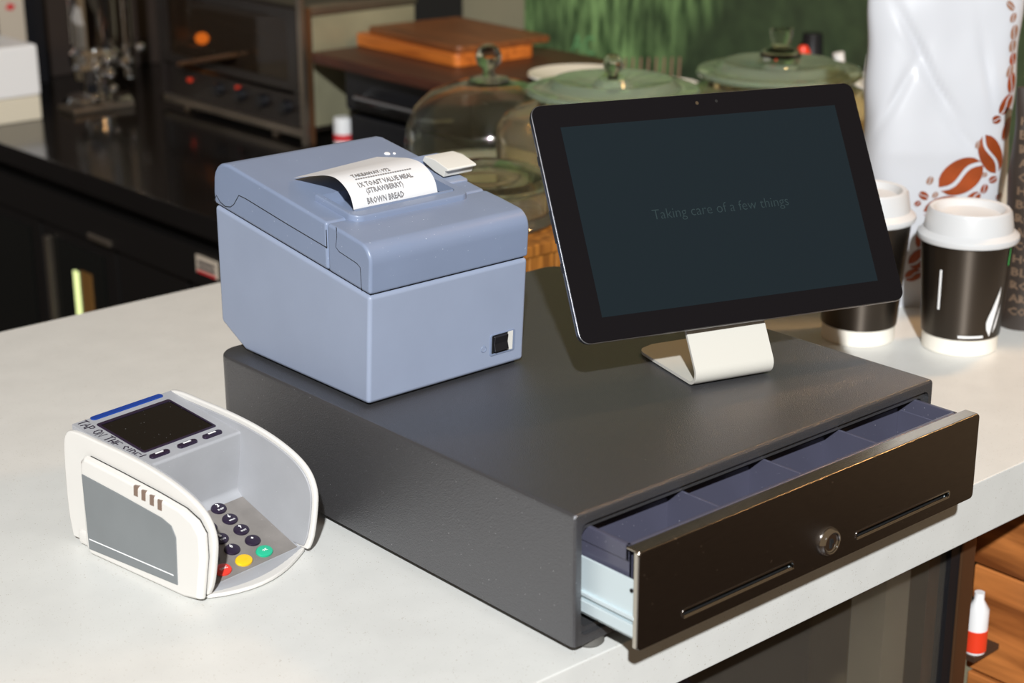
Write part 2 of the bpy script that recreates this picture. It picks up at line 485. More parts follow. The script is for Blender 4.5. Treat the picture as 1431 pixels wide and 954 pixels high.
# timber end panel right of the cabinet
tp = thing('timber_end_panel', 'orange timber planked partition under the right end of the counter', 'partition', frame((.68, .05, FLOOR)))
link_mesh('backing', box((.675, .0, FLOOR), (.695, .105, -.058)), 'cabinet_dark', tp)
for i in range(8):
    z1 = -.058-i*.12
    link_mesh('plank', box((.655+.0015*(i % 2), -.002, max(z1-.117, FLOOR)), (.676, .108-.004*(i % 3), z1), .0015, 1), 'plank', tp)
# bottle hanging in the gap
bt = thing('spray_bottle', 'small clear bottle with red label between bronze post and timber panel', 'bottle', frame((.624, .074, -.259)))
link_mesh('bottle_body', lathe([(0, 0), (.010, 0), (.011, .004), (.011, .048), (.005, .058), (.005, .066), (0, .066)], (.624, .074, -.253)), 'white_plastic', bt)
link_mesh('label_band', lathe([(.0114, .003), (.0114, .026), (.0106, .026), (.0106, .003)], (.624, .074, -.253)), 'red_plastic', bt)
link_mesh('support_bracket', box((.612, .066, -.259), (.6552, .084, -.253)), 'cabinet_dark', bt)

# ------------------------------------------------------------------ back bar
BZ = -.05
bb = thing('back_bar', 'long black gloss back bar counter running behind the till', 'counter', frame((1.03, 1.9, FLOOR)))
link_mesh('worktop', box((.56, .958, BZ-.035), (1.498, 2.99, BZ), .002), 'black_gloss', bb)
link_mesh('carcass', box((.60, .965, FLOOR), (1.49, 2.98, BZ-.035)), 'black_front', bb)
link_mesh('ledge', box((.572, .965, -.172), (.60, 2.98, -.112), .002), 'black_front', bb)
for i, (y0, y1) in enumerate(((1.0, 1.50), (1.51, 1.73), (1.74, 2.00), (2.01, 2.40), (2.41, 2.9))):
    dr = link_mesh('fridge_door', box((.584, y0, -.95), (.60, y1, -.178), .002), 'black_front', bb)
    if i in (2, 3):
        link_mesh('door_glass', box((.5815, y0+.04, -.90), (.5842, y1-.04, -.20)), 'fridge_glass', dr)
        link_mesh('door_handle', box((.572, y1-.035, -.7), (.584, y1-.02, -.20), .002), 'oven_steel', dr)
link_mesh('reflection_strip', box((.5785, 1.872, -.80), (.5813, 1.888, -.245), .001, 1), 'reflection_glow', bb)  # glowing strip painting a green light reflection on the door
link_mesh('amber_carton_front', box((.5788, 1.825, -.75), (.5812, 1.862, -.24)), 'amber_box', bb)
link_mesh('steel_tag', box((.566, 1.725, -.168), (.5725, 1.80, -.158), .001, 1), 'oven_steel', bb)
stk = solo('price_sticker', box((.5690, 1.396, -.150), (.5718, 1.455, -.122)), 'sticker', 'cream label with red lower stripe stuck on the black bar front', 'label', (.570, 1.425, -.150))
for j in range(2):
    link_mesh('print_line', box((.5684, 1.402, -.134-.008*j), (.5691, 1.448, -.130-.008*j)), 'marker', stk)
link_mesh('red_line', box((.5684, 1.399, -.1495), (.5691, 1.452, -.1455)), 'red_print', stk)

# oven on the bar
ox, oy0, oy1, oxb, ozt = .950, 1.702, 2.196, 1.20, .188
ov = thing('countertop_oven', 'dark countertop oven with steel frame and smoked glass door', 'oven', frame((1.08, 1.95, BZ)))
link_mesh('oven_body', boolean(box((ox+.012, oy0+.004, BZ+.022), (oxb, oy1-.004, ozt)), box((ox-.02, oy0+.05, .03), (oxb-.03, oy1-.05, ozt-.02))), 'oven_dark', ov)
link_mesh('side_panel', box((ox+.022, oy0-.001, BZ+.03), (oxb-.004, oy0+.0045, ozt-.016), .001, 1), 'oven_side', ov)
link_mesh('top_trim', box((ox+.018, oy0-.003, ozt-.014), (oxb, oy0+.02, ozt+.002), .002), 'oven_steel', ov)
link_mesh('bottom_rail', box((ox, oy0, BZ+.010), (ox+.018, oy1, BZ+.024), .002), 'oven_steel', ov)
link_mesh('corner_post', box((ox-.004, oy0-.004, BZ), (ox+.006, oy0+.010, ozt+.1), .002), 'oven_steel', ov)
link_mesh('corner_post', box((ox+.008, oy0-.005, BZ), (ox+.018, oy0+.008, ozt), .002), 'brass', ov)
link_mesh('corner_post', box((ox, oy1-.012, BZ+.01), (ox+.02, oy1, ozt), .002), 'oven_dark', ov)
for yy in (oy0+.12, oy1-.07):
    for xx in (ox+.02, oxb-.04):
        link_mesh('leg', lathe([(0, 0), (.010, 0), (.009, .024), (0, .024)], (xx, yy, BZ), 12), 'oven_steel', ov)
dd = link_mesh('oven_door', boolean(box((ox+.002, oy0+.02, .040), (ox+.014, oy1-.014, ozt-.004), .001), box((ox-.02, oy0+.05, .056), (ox+.05, oy1-.04, ozt-.02))), 'oven_dark', ov)
link_mesh('door_glass', box((ox+.005, oy0+.05, .056), (ox+.009, oy1-.04, ozt-.02)), 'oven_glass', dd)
hb = bmesh.new(); add_tube(hb, [(ox-.020, oy1-.11, .046), (ox-.020, oy1-.30, .087)], .0045, 10)
for yy, zz in ((oy1-.13, .050), (oy1-.28, .083)): add_tube(hb, [(ox-.020, yy, zz), (ox+.004, yy, zz)], .004, 8)
link_mesh('door_handle', hb, 'brass', dd)
for i in range(4):
    link_mesh('knob', lathe([(0, 0), (.013, 0), (.011, .014), (0, .014)], (0, 0, 0), 16), 'black_plastic', ov,
              Matrix.Translation((ox+.012, oy0+.07+i*.075, .008)) @ Matrix.Rotation(-math.pi/2, 4, 'Y'))
for yy, zz in ((oy0+.225, .016), (oy0+.225, -.004), (oy1-.10, .008)):
    link_mesh('indicator_light', box((ox+.006, yy, zz), (ox+.0125, yy+.008, zz+.007)), 'red_plastic', ov)
rk = bmesh.new()
for i in range(26): add_tube(rk, [(ox+.016, oy0+.055+i*.015, .072), (oxb-.035, oy0+.055+i*.015, .072)], .0014, 6)
for xx in (ox+.018, oxb-.036): add_tube(rk, [(xx, oy0+.05, .072), (xx, oy1-.05, .072)], .0022, 6)
link_mesh('wire_rack', rk, 'oven_steel', ov)
link_mesh('crumb_tray', prism([(oy0+.06, .115), (oy1-.06, .135), (oy1-.06, .141), (oy0+.06, .121)], 'X', ox+.03, oxb-.04), 'oven_steel', ov)
link_mesh('oven_reflection', lathe([(0, -.012), (.010, -.008), (.014, 0), (.010, .008), (0, .012)], (ox+.05, oy1-.085, .085), 12), 'oven_reflection', ov)  # glowing bead painting an orange lamp reflection on the oven glass

# chrome coffee machine left of the oven
gx, gy = .870, 2.300
cg = thing('coffee_machine', 'tall chrome coffee machine column left of the dark oven', 'coffee machine', frame((gx, gy, BZ)))
link_mesh('column', lathe([(0, .11), (.040, .11), (.044, .115), (.044, .40), (0, .40)], (gx, gy, BZ), 36), 'chrome', cg)
link_mesh('base', lathe([(0, 0), (.065, 0), (.068, .006), (.06, .016), (.03, .022), (.026, .05), (.048, .075), (.050, .10), (.04, .11), (0, .11)], (gx, gy, BZ), 36), 'chrome', cg)
link_mesh('group_head', lathe([(0, 0), (.030, 0), (.032, .02), (.026, .03), (0, .03)], (gx-.040, gy-.05, BZ+.06), 28), 'chrome', cg)
sp = bmesh.new(); add_tube(sp, [(gx-.040, gy-.05, BZ+.06), (gx-.040, gy-.06, BZ+.045), (gx-.045, gy-.07, BZ+.03)], .008, 10)
link_mesh('spout', sp, 'chrome', cg)
hb = bmesh.new(); add_tube(hb, [(gx-.040, gy-.05, BZ+.078), (gx-.06, gy-.09, BZ+.070), (gx-.08, gy-.13, BZ+.055)], [.008, .010, .011], 10)
link_mesh('handle', hb, 'black_plastic', cg)
link_mesh('side_tube', lathe([(0, .05), (.010, .05), (.011, .06), (.011, .4), (0, .4)], (gx+.050, gy-.040, BZ), 16), 'chrome', cg)
link_mesh('knob', lathe([(0, -.014), (.011, -.009), (.015, 0), (.011, .009), (0, .014)], (gx+.035, gy-.06, BZ+.085), 14), 'chrome', cg)
link_mesh('drip_tray', box((gx-.10, gy-.09, BZ), (gx+.03, gy-.02, BZ+.012), .003), 'oven_steel', cg)

for (dx, dy, dz, rr_) in ((-.014, -.075, .095, .011), (-.038, -.075, .084, .012), (-.012, -.078, .068, .011), (-.008, -.078, .040, .010), (-.050, -.078, .026, .012), (.062, -.068, .110, .010)):  # chrome balls added only to throw back the flash as bright dots
    link_mesh('glint_ball', lathe([(0, -rr_)]+[(rr_*math.cos(math.radians(a)), rr_*math.sin(math.radians(a))) for a in range(-75, 76, 15)]+[(0, rr_)], (gx+dx, gy+dy, BZ+dz), 20, False), 'chrome', cg, angle=60, wn=False)

# tub and notice at the far left
wb = thing('storage_tub', 'white box with beige lower band on the far left of the black bar', 'box', frame((.57, 2.36, BZ)))
link_mesh('tub_body', box((.46, 2.226, BZ+.046), (.715, 2.50, .092), .006), 'white_plastic', wb)
link_mesh('lower_band', box((.462, 2.228, BZ), (.713, 2.498, BZ+.046), .003), 'cake', wb)
nt_ = solo('paper_notice', box((.795, 2.555, .03), (.852, 2.559, .30)), 'sticker', 'cream paper notice with red marks at the upper left edge', 'notice', (.823, 2.557, .03))
for (a, b_) in ((.112, .812), (.142, .806), (.17, .81)):
    link_mesh('red_mark', prism([(b_, a), (b_+.014, a-.004), (b_+.022, a+.006), (b_+.008, a+.012)], 'Y', 2.5535, 2.5552), 'red_print', nt_)
solo('notice_holder', box((.70, 2.562, BZ), (.90, 2.60, .32), .004), 'black_plastic', 'black upright holder behind the cream paper notice', 'holder', (.80, 2.58, BZ))
solo('dark_cupboard', box((.92, 2.62, BZ), (1.40, 2.97, .8), .004), 'dark_brown', 'tall dark brown cupboard standing behind the chrome coffee machine', 'cupboard', (1.1, 2.8, BZ))

# black press with chopping boards on it
pr = thing('sandwich_press', 'black flat topped sandwich press under the stack of chopping boards', 'sandwich press', frame((1.12, 1.42, BZ)))
link_mesh('press_base', box((.97, 1.27, BZ+.012), (1.27, 1.60, BZ+.07), .006), 'black_plastic', pr)
link_mesh('press_lid', box((.965, 1.265, BZ+.076), (1.275, 1.605, .100), .008), 'black_plastic', pr)
for xx in (1.0, 1.24):
    for yy in (1.30, 1.57):
        link_mesh('foot', lathe([(0, 0), (.014, 0), (.012, .013), (0, .013)], (xx, yy, BZ), 12), 'rubber', pr)
hb = bmesh.new(); add_tube(hb, [(.966, 1.32, .06), (.935, 1.33, .06), (.935, 1.53, .06), (.966, 1.54, .06)], .006, 10)
link_mesh('lid_handle', hb, 'chrome', pr)
def board(name, mat, label, corner, rot, size, z, t):
    Mx = frame((corner[0], corner[1], z), rot)
    bm = prism(round_rect(0, 0, size[0], size[1], .012, 4), 'Z', 0, t, .0025, 2)
    o = link_mesh(name, bm, mat); o.matrix_basis = Mx
    return tag(o, label, 'chopping board', 'stacked chopping boards')
board('chopping_board', 'board_c', 'dark brown chopping board at the bottom of the stack', (.930, 1.245), -2, (.34, .43), .100, .018)
board('chopping_board', 'board_a', 'thick orange chopping board in the middle of the stack', (1.032, 1.385), -3, (.165, .300), .118, .021)
board('chopping_board', 'board_b', 'thin brown chopping board on top of the stack', (1.042, 1.394), -5, (.195, .280), .139, .011)
sb = thing('squeeze_bottle', 'small white bottle with red band beside the oven post', 'bottle', frame((1.0, 1.66, BZ)))
link_mesh('bottle_body', lathe([(0, 0), (.016, 0), (.017, .006), (.017, .045), (.016, .05), (0, .05)], (1.0, 1.66, BZ), 20), 'white_plastic', sb)
link_mesh('red_band', lathe([(.0176, .010), (.0176, .022), (.0166, .022), (.0166, .010)], (1.0, 1.66, BZ), 20), 'red_print', sb)

# green mural on the wall above the bar
mu = thing('wall_mural', 'green leafy photo mural hanging on the wall behind the glass jars', 'mural', frame((1.494, 1.40, -.04)))
o = link_mesh('print', box((1.490, .45, .002), (1.4985, 1.735, 1.0)), 'mural', mu)
tb = fit_text(text_bm('AC', 1, 'LEFT'), 0, .062, h=.034)
link_mesh('lettering', tb, pm('pale_green_lettering', (112, 168, 112), .5), mu,
          Matrix(((0, 0, -1, 1.4893), (-1, 0, 0, 1.60), (0, 1, 0, .068), (0, 0, 0, 1))))
solo('black_storage_bin', box((1.30, 1.88, BZ), (1.46, 2.06, .34), .01), 'shade_black', 'black bin standing against the wall behind the chopping boards', 'bin', (1.38, 1.97, BZ))

# ------------------------------------------------------------------ glassware
def knob_prof(r, z0):
    return [(r*.55, z0), (r*.42, z0+r*.35), (r*.5, z0+r*.6)]+[(r*math.cos(math.radians(a)), z0+r*1.45+r*math.sin(math.radians(a))) for a in (-50, -25, 0, 25, 50, 72)]+[(0, z0+r*2.45)]

# big cloche over a cake plate
gc = (.855, 1.095, -.02)
cl = thing('glass_cloche', 'tall clear glass bell dome with ball knob beside the chopping boards', 'glass dome', frame(gc))
R0 = .121
prof = [(R0, .052), (R0+.001, .09), (R0-.002, .115), (R0-.014, .142), (R0-.038, .163), (R0-.072, .175), (.030, .178), (.028, .182), (0.018, .184)]
inner = [(0, .173), (.03, .173), (R0-.073, .170), (R0-.041, .158), (R0-.018, .139), (R0-.006, .114), (R0-.0035, .09), (R0-.004, .052)]
link_mesh('dome', lathe(prof+[(0, .184)]+inner, gc, 56), 'glass', cl)
link_mesh('dome_knob', lathe([(0, .1845)]+knob_prof(.019, .1845), gc, 28, False), 'glass', cl)
st = thing('cake_stand', 'pale cake stand under the tall glass bell dome', 'cake stand', frame((gc[0], gc[1], BZ)))
link_mesh('plate', lathe([(0, .040), (.10, .040), (.128, .046), (.130, .051), (.115, .050), (0, .048)], gc, 48), 'cake', st)
link_mesh('stem', lathe([(0, -.030), (.055, -.030), (.05, -.022), (.018, -.014), (.018, .030), (.04, .040), (0, .040)], gc, 32), 'cake', st)

def storage_jar(c, r, hgt, lidr, label, lab2, knobkind):
    t = thing('glass_jar', label, 'glass jar', frame(c), 'wide glass jars with flat lids')
    th = .005
    zs = hgt-.055
    out = [(0, 0), (r*.86, 0), (r*.93, .006), (r, .03), (r, zs)]+[(r-.03+.03*math.cos(math.radians(a)), zs+.034*math.sin(math.radians(a))) for a in (25, 50, 75)]+[(lidr*.86, hgt-.012), (lidr*.82, hgt-.002)]
    inn = [(lidr*.80, hgt-.002), (lidr*.82, hgt-.016)]+[(r-.034+.030*math.cos(math.radians(a)), zs-.004+.034*math.sin(math.radians(a))) for a in (75, 50, 25)]+[(r-th, zs), (r-th, .032), (r*.9, .012), (0, .010)]
    link_mesh('jar_body', lathe(out+inn, c, 56), 'glass_amber', t)
    z = hgt
    lp = [(0, z+.004), (.022, z+.004), (lidr*.55, z+.001), (lidr*.72, z+.004), (lidr*.97, z), (lidr, z+.004), (lidr*.98, z+.009), (lidr*.80, z+.009), (lidr*.74, z+.012), (lidr*.68, z+.020), (lidr*.60, z+.018), (lidr*.35, z+.012), (.026, z+.012), (.020, z+.020), (0, z+.020)]
    l = link_mesh('lid', lathe(lp, c, 56), 'glass_green', t); l['label'] = lab2
    if knobkind == 0:
        bm = lathe([(0, z+.020)]+knob_prof(.013, z+.020), c, 28, False)
    else:
        bm = lathe([(0, z+.020), (.026, z+.020), (.030, z+.028), (.026, z+.036), (.014, z+.040), (.012, z+.046), (.016, z+.058), (.017, z+.066), (0, z+.068)], c, 28, False)
    link_mesh('lid_knob', bm, 'glass', l)
storage_jar((.790, .775, 0), .150, .192, .111, 'wide glass jar standing behind the left edge of the tablet',
            'flat green glass lid with oval knob above the left of the tablet', 0)
storage_jar((1.165, .818, 0), .150, .165, .119, 'wide glass jar partly hidden between the tablet and white coffee bag',
            'flat green glass lid with stepped knob above the right of the tablet', 1)

# low jar with domed lid on a wooden riser
rc = (.545, .735)
rs = thing('wooden_riser', 'amber wooden riser block behind the cash drawer', 'riser', frame((rc[0], rc[1], 0)))
link_mesh('block_top', box((rc[0]-.12, rc[1]-.12, .064), (rc[0]+.085, rc[1]+.10, .078), .002), 'riser_wood', rs)
for i in range(5):
    link_mesh('block_slat', box((rc[0]-.119+i*.0408, rc[1]-.118, 0), (rc[0]-.119+i*.0408+.0395, rc[1]+.098, .064), .0012, 1), 'riser_wood', rs)
jc = (rc[0], rc[1], .078)
lj = thing('low_glass_jar', 'low round glass jar with domed lid on the wooden riser behind the printer', 'glass jar', frame(jc))
r = .074
link_mesh('jar_body', lathe([(0, 0), (r+.006, 0), (r+.009, .004), (r+.006, .008), (r, .012), (r, .040), (r+.003, .042), (r-.003, .044), (r-.004, .014), (r-.01, .010), (0, .008)], jc, 48), 'glass_amber', lj)
link_mesh('domed_lid', lathe([(r+.002, .0445), (r+.003, .049), (r-.004, .056), (r-.02, .064), (r-.045, .070), (0, .073), (0, .069), (r-.046, .066), (r-.022, .060), (r-.007, .053), (r-.003, .0445)], jc, 48), 'glass', lj)

# plates and plastic forks behind the jars
pd = thing('pedestal_plate', 'white pedestal plate behind the left flat glass lid', 'plate', frame((1.085, 1.150, BZ)))
link_mesh('plate', lathe([(0, .172), (.05, .172), (.08, .182), (.079, .185), (.05, .177), (0, .177)], (1.085, 1.150, BZ), 40), 'porcelain', pd)
link_mesh('stem', lathe([(0, 0), (.05, 0), (.045, .01), (.014, .02), (.014, .15), (.03, .172), (0, .172)], (1.085, 1.150, BZ), 24), 'porcelain', pd)
fb = thing('fork_rest', 'wooden dish holding a row of pale fork tines behind the glass lids', 'cutlery', frame((1.29, 1.18, BZ)))
link_mesh('dish', lathe([(0, 0), (.045, 0), (.05, .10), (.075, .135), (.072, .137), (.045, .105), (0, .10)], (1.29, 1.18, BZ), 28), 'porcelain', fb)
for i in range(8):
    bm = bmesh.new(); add_tube(bm, [(1.245+.010*i, 1.215-.008*i, .060), (1.262+.010*i, 1.228-.008*i, .128)], .0022, 6)
    link_mesh('tine', bm, 'kraft', fb)
ck = thing('cutlery_tub', 'cream tub of white plastic cutlery beside the white coffee bag', 'cutlery tub', frame((1.425, .875, 0)))
link_mesh('tub', lathe([(0, 0), (.05, 0), (.06, .12), (.057, .12), (.047, .006), (0, .006)], (1.425, .875, 0), 28), 'cake', ck)
for i, (dx, dy, hh, lean) in enumerate(((-.035, .03, .150, -.03), (-.012, .02, .160, -.01), (.012, .0, .155, .008), (.03, -.02, .20, .04), (.01, -.025, .19, .02))):
    bm = bmesh.new()
    add_tube(bm, [(1.425+dx*.6, .875+dy*.6, .01), (1.425+dx, .875+dy, .10), (1.425+dx+lean, .875+dy-lean*.8, hh)], [.003, .004, .009], 8)
    link_mesh('plastic_fork', bm, 'white_plastic', ck)
up = thing('sauce_bottle', 'dark bottle with red side cap between glass lid and mural', 'bottle', frame((1.452, .995, BZ)))
link_mesh('bottle_body', lathe([(0, 0), (.03, 0), (.032, .01), (.032, .12), (.018, .19), (.016, .225), (0, .225)], (1.452, .995, BZ), 24), 'black_plastic', up)
link_mesh('red_cap', lathe([(0, .0), (.012, .0), (.012, .065), (.006, .075), (0, .075)], (1.418, .985, .085), 16), 'red_plastic', up)

# ------------------------------------------------------------------ cash drawer
cd = thing('cash_drawer', 'black steel cash drawer with stainless front pulled partly open', 'cash drawer', frame((W/2, D/2, 0)))
ZB = .0085
plan = [(0, 0), (W, 0)]+arc(W-.022, D-.022, .022, 0, 90, 7)+arc(.022, D-.022, .022, 90, 180, 7)
shell = prism(plan, 'Z', ZB, H)
es = [e for e in shell.edges if all(abs(v.co.z-H) < 1e-6 for v in e.verts)]
es += [e for e in shell.edges if all(abs(v.co.y) < 1e-6 for v in e.verts) and abs(e.verts[0].co.z-e.verts[1].co.z) > .01]
bmesh.ops.bevel(shell, geom=es, offset=.0035, segments=3, affect='EDGES', profile=0.5)
cut = prism(round_rect(.0065, ZB+.007, W-.0065, H-.0085, .006, 4), 'Y', -.02, D-.012)
shell = boolean(shell, cut)
link_mesh('body', shell, 'steel_black', cd, angle=28)
# folded front frame just inside the opening
lip = boolean(prism(round_rect(.0066, ZB+.0072, W-.0066, H-.0087, .006, 4), 'Y', .004, .020),
              prism(round_rect(.0105, ZB+.011, W-.0105, H-.0145, .005, 4), 'Y', -.01, .03))
link_mesh('front_frame', lip, 'steel_black', cd)
for (x, y) in ((.026, .012), (W-.026, .012), (.026, D-.03), (W-.026, D-.03)):
    link_mesh('foot', lathe([(0, 0), (.010, 0), (.0115, .002), (.0115, ZB), (0, ZB)], (x, y, 0), 20), 'rubber', cd)
PY = -.051
px0, px1, pz0, pz1 = .0118, .4028, .0225, .0972
panel = prism(round_rect(px0, pz0, px1, pz1, .004, 4), 'Y', PY, PY+.0016)
for (a, b_) in ((.0565, .1745), (.249, .368)):
    panel = boolean(panel, prism(round_rect(a, .0335, b_, .0385, .0024, 4), 'Y', PY-.01, PY+.01))
bmesh.ops.bevel(panel, geom=[e for e in panel.edges if e.is_valid and e.calc_face_angle(0) > .6 and all(abs(v.co.y-PY) < 1e-5 for v in e.verts)],
                offset=.0006, segments=2, affect='EDGES', profile=.5)
fp = link_mesh('front_panel', panel, 'brushed_shaded', cd)
# folded returns at the top and both ends
ret = bmesh.new()
add_box(ret, (px0+.001, PY+.0012, pz1-.0018), (px1-.001, PY+.0135, pz1-.0002), .0005, 1)
add_box(ret, (px0+.0002, PY+.0012, pz0+.001), (px0+.0018, PY+.0055, pz1-.001), .0005, 1)
add_box(ret, (px1-.0018, PY+.0012, pz0+.001), (px1-.0002, PY+.0055, pz1-.001), .0005, 1)
link_mesh('panel_return', ret, 'brushed_lit', fp)
for (a, b_) in ((.0565, .1745), (.249, .368)):
    rim = boolean(prism(round_rect(a-.0012, .0325, b_+.0012, .0395, .003, 4), 'Y', PY-.0004, PY+.0004), prism(round_rect(a, .0335, b_, .0385, .0024, 4), 'Y', PY-.01, PY+.01))
    link_mesh('slot_rim', rim, 'chrome', fp)
    link_mesh('slot_glint', prism([(PY-.0008, .0322), (PY-.0010, .0328), (PY+.0004, .0341), (PY+.0014, .0341), (PY+.0014, .0322)], 'X', a+.001, b_+.0004), 'brushed_lit', fp)  # sloped strip added to catch the flash along the slot's lower edge
    link_mesh('slot_backing', box((a-.002, PY+.006, .030), (b_+.002, PY+.007, .042)), 'shade_black', fp)
lkM = Matrix.Translation((.2146, PY, .0420)) @ Matrix.Rotation(math.pi/2, 4, 'X')
lk = link_mesh('lock', lathe([(.0060, -.002), (.0115, 0), (.0115, .0016), (.0098, .0042), (.0086, .0046), (.0080, .0040), (.0080, -.002)], (0, 0, 0), 36), 'chrome', fp, lkM)
link_mesh('lock_barrel', lathe([(0, .0028), (.0066, .0028), (.0076, .0036), (.0079, .0), (0, 0)], (0, 0, 0), 28), 'chrome', lk, lkM)
link_mesh('keyhole', add_box(box((-.0012, -.0045, .0028), (.0012, .0030, .0033)), (-.0005, -.001, .0030), (.0026, .0022, .0034)), 'shade_black', lk, lkM)
# drawer box: zinc plated sides and runner
bx = bmesh.new()
add_box(bx, (.0140, PY+.0016, .0465), (.0156, .33, .0735), .0004, 1)
add_box(bx, (.0150, PY+.0016, .0300), (.0166, .33, .0465), .0004, 1)
add_box(bx, (W-.0156-.003, PY+.0016, .0300), (W-.0140-.003, .33, .0735), .0004, 1)
add_box(bx, (.0150, PY+.0018, .0285), (W-.018, .33, .0300))
link_mesh('drawer_box', bx, 'zinc', cd)
rn = bmesh.new()
add_box(rn, (.0122, PY+.004, .0312), (.0142, .32, .0405), .0006, 1)
add_box(rn, (.0118, PY+.004, .0440), (.0142, .32, .0475), .0006, 1)
link_mesh('slide_rail', rn, 'zinc', cd)
link_mesh('rail_bracket', box((.0075, .006, .0175), (.0115, .03, .031), .0008), 'zinc', cd)
link_mesh('screw_hole', lathe([(0, 0), (.0016, 0), (.0016, .0006), (0, .0006)], (0, 0, 0), 12), 'shade_black', cd, Matrix.Translation((.0139, PY+.0085, .0655)) @ Matrix.Rotation(-math.pi/2, 4, 'Y'))
# coin tray
TX0, TX1, TY0, TY1, TZ = .0165, .3925, -.0365, .30, .0965
ct = bmesh.new()
add_box(ct, (TX0, TY0, TZ-.0125), (TX0+.0035, TY1, TZ), .0008, 2)
add_box(ct, (TX1-.0035, TY0, TZ-.0125), (TX1, TY1, TZ), .0008, 2)
add_box(ct, (TX0, TY0, TZ-.0125), (TX1, TY0+.0035, TZ), .0008, 2)
add_box(ct, (TX0+.0012, TY0+.001, .050), (TX0+.0042, TY1, TZ-.012), .0006, 1)
add_box(ct, (TX1-.0042, TY0+.001, .050), (TX1-.0012, TY1, TZ-.012), .0006, 1)
add_box(ct, (TX0+.0014, TY0+.001, .050), (TX1-.0014, TY0+.0035, TZ-.012))
add_box(ct, (TX0+.0042, .0185, .050), (TX1-.0042, .0205, TZ-.010), .0006, 1)
add_box(ct, (TX0+.0042, .0205, .050), (TX1-.0042, .22, .053))
tr = link_mesh('coin_tray', ct, 'tray', cd)
divs = (.1126, .2030, .2934)
edges = (TX0+.0036,)+divs+(TX1-.0036,)
for x in divs:
    link_mesh('divider', prism([(TY0+.003, .050), (.0190, .050), (.0190, TZ-.010), (.010, TZ-.0015), (TY0+.003, TZ-.0015)], 'X', x-.0011, x+.0011, .0005, 1), 'tray', tr)
for a, b_ in zip(edges[:-1], edges[1:]):      # scooped coin cups
    rows = []
    for i in range(9):
        t = i/8; y = TY0+.0034+t*(.0186-TY0-.0034)
        z = .052+.034*(1-t)**2.2
        rows.append([Vector((a+.0005, y, z)), Vector((b_-.0005, y, z))])
    link_mesh('coin_cup', grid_surface(rows, .0012), 'tray', tr)

# ------------------------------------------------------------------ receipt printer
rp = thing('receipt_printer', 'blue grey thermal receipt printer on the back left of the cash drawer', 'printer', frame((.10, .37, H)))
X0, X1 = .018, .1835
low = [(.2610, H+.0022), (.2545, .2048), (.4765, .2370), (.4770, .1310), (.4405, H+.0022)]
link_mesh('lower_case', prism(low, 'X', X0, X1, .0035, 3), 'printer_lo', rp, angle=40)
link_mesh('base_pad', prism([(.266, H), (.266, H+.0030), (.437, H+.0030), (.437, H)], 'X', X0+.006, X1-.006), 'black_plastic', rp)
link_mesh('seam_core', prism([(.2575, .19), (.2572, .212), (.4735, .244), (.4735, .225)], 'X', X0+.003, X1-.003), 'shade_black', rp)
upf = [(.2542, .2061), (.2524, .2300)]+[(.2669+.0145*math.cos(math.radians(a)), .2328+.0145*math.sin(math.radians(a))) for a in (172, 158, 144, 130, 116, 104)]
ktop = lambda y: .2536+.159*(y-.308)
upf += [(.290, ktop(.290)+.0006), (.309, ktop(.309))]
front_cover = upf+[(.309, .2142)]
link_mesh('front_cover', prism(front_cover, 'X', X0, X1, .0028, 3), 'printer', rp, angle=30)
roll = [(.3098, .2143), (.3098, ktop(.3098)), (.452, ktop(.452))]+[(.4575+.0185*math.cos(math.radians(a)), .2578+.0185*math.sin(math.radians(a))) for a in (84, 66, 48, 30, 12)]+[(.4772, .2480), (.4765, .2383)]
rcv = prism(roll, 'X', X0, X1, .0028, 3)
# paper well cut into the roll cover
rcv = boolean(rcv, prism(round_rect(.0415, .3150, .1515, .3600, .006, 4), 'Z', .2450, .32, ))
ro = link_mesh('roll_cover', rcv, 'printer', rp, angle=30)
# grooves of the side hinge and latch outline (thin dark insets)
gr = bmesh.new()
hinge = [(.4768, .2405)]+[(.4575+.0190*math.cos(math.radians(a)), .2575+.0190*math.sin(math.radians(a))) for a in (-38, -60, -85, -110, -130)]+[(.4365, .2525), (.4265, .2517), (.3660, .2418), (.3100, .2333)]
for (p, w) in ((hinge, .0009), ([(.3100, .2333), (.3100, .2480)], .0007),
               ([(.2960, .2530), (.2955, .2460), (.2975, .2365), (.2930, .2335), (.2700, .2290), (.2655, .2265), (.2648, .2088)], .0007)):
    add_tube(gr, [(X0+.0001, a, b_) for a, b_ in p], w*.5, 6)
link_mesh('cover_groove', gr, 'shade_black', ro)
# raised frame around the paper exit
fr_o = round_rect(.0375, .2975, .1580, .3680, .010, 5); fr_i = round_rect(.0425, .3070, .1505, .3600, .006, 5)
fb_ = boolean(prism(fr_o, 'Z', -.004, .0052, .0018, 2), prism(fr_i, 'Z', -.03, .03))
MS = Matrix(((1, 0, 0, 0), (0, 1, 0, 0), (0, .159, 1, .2536-.159*.308), (0, 0, 0, 1)))
# only the front and the two sides stand proud
fb_ = boolean(fb_, box((.02, .352, -.05), (.2, .40, .05)))
link_mesh('exit_frame', fb_, 'printer', rp, MS)
link_mesh('tear_bar', prism([(.3075, -.006), (.3095, .0056), (.3105, .0056), (.3110, -.006)], 'X', .046, .148), 'printer', rp, MS)
link_mesh('well_floor', box((.0416, .3152, -.010), (.1514, .3598, -.0085)), 'printer', rp, MS)
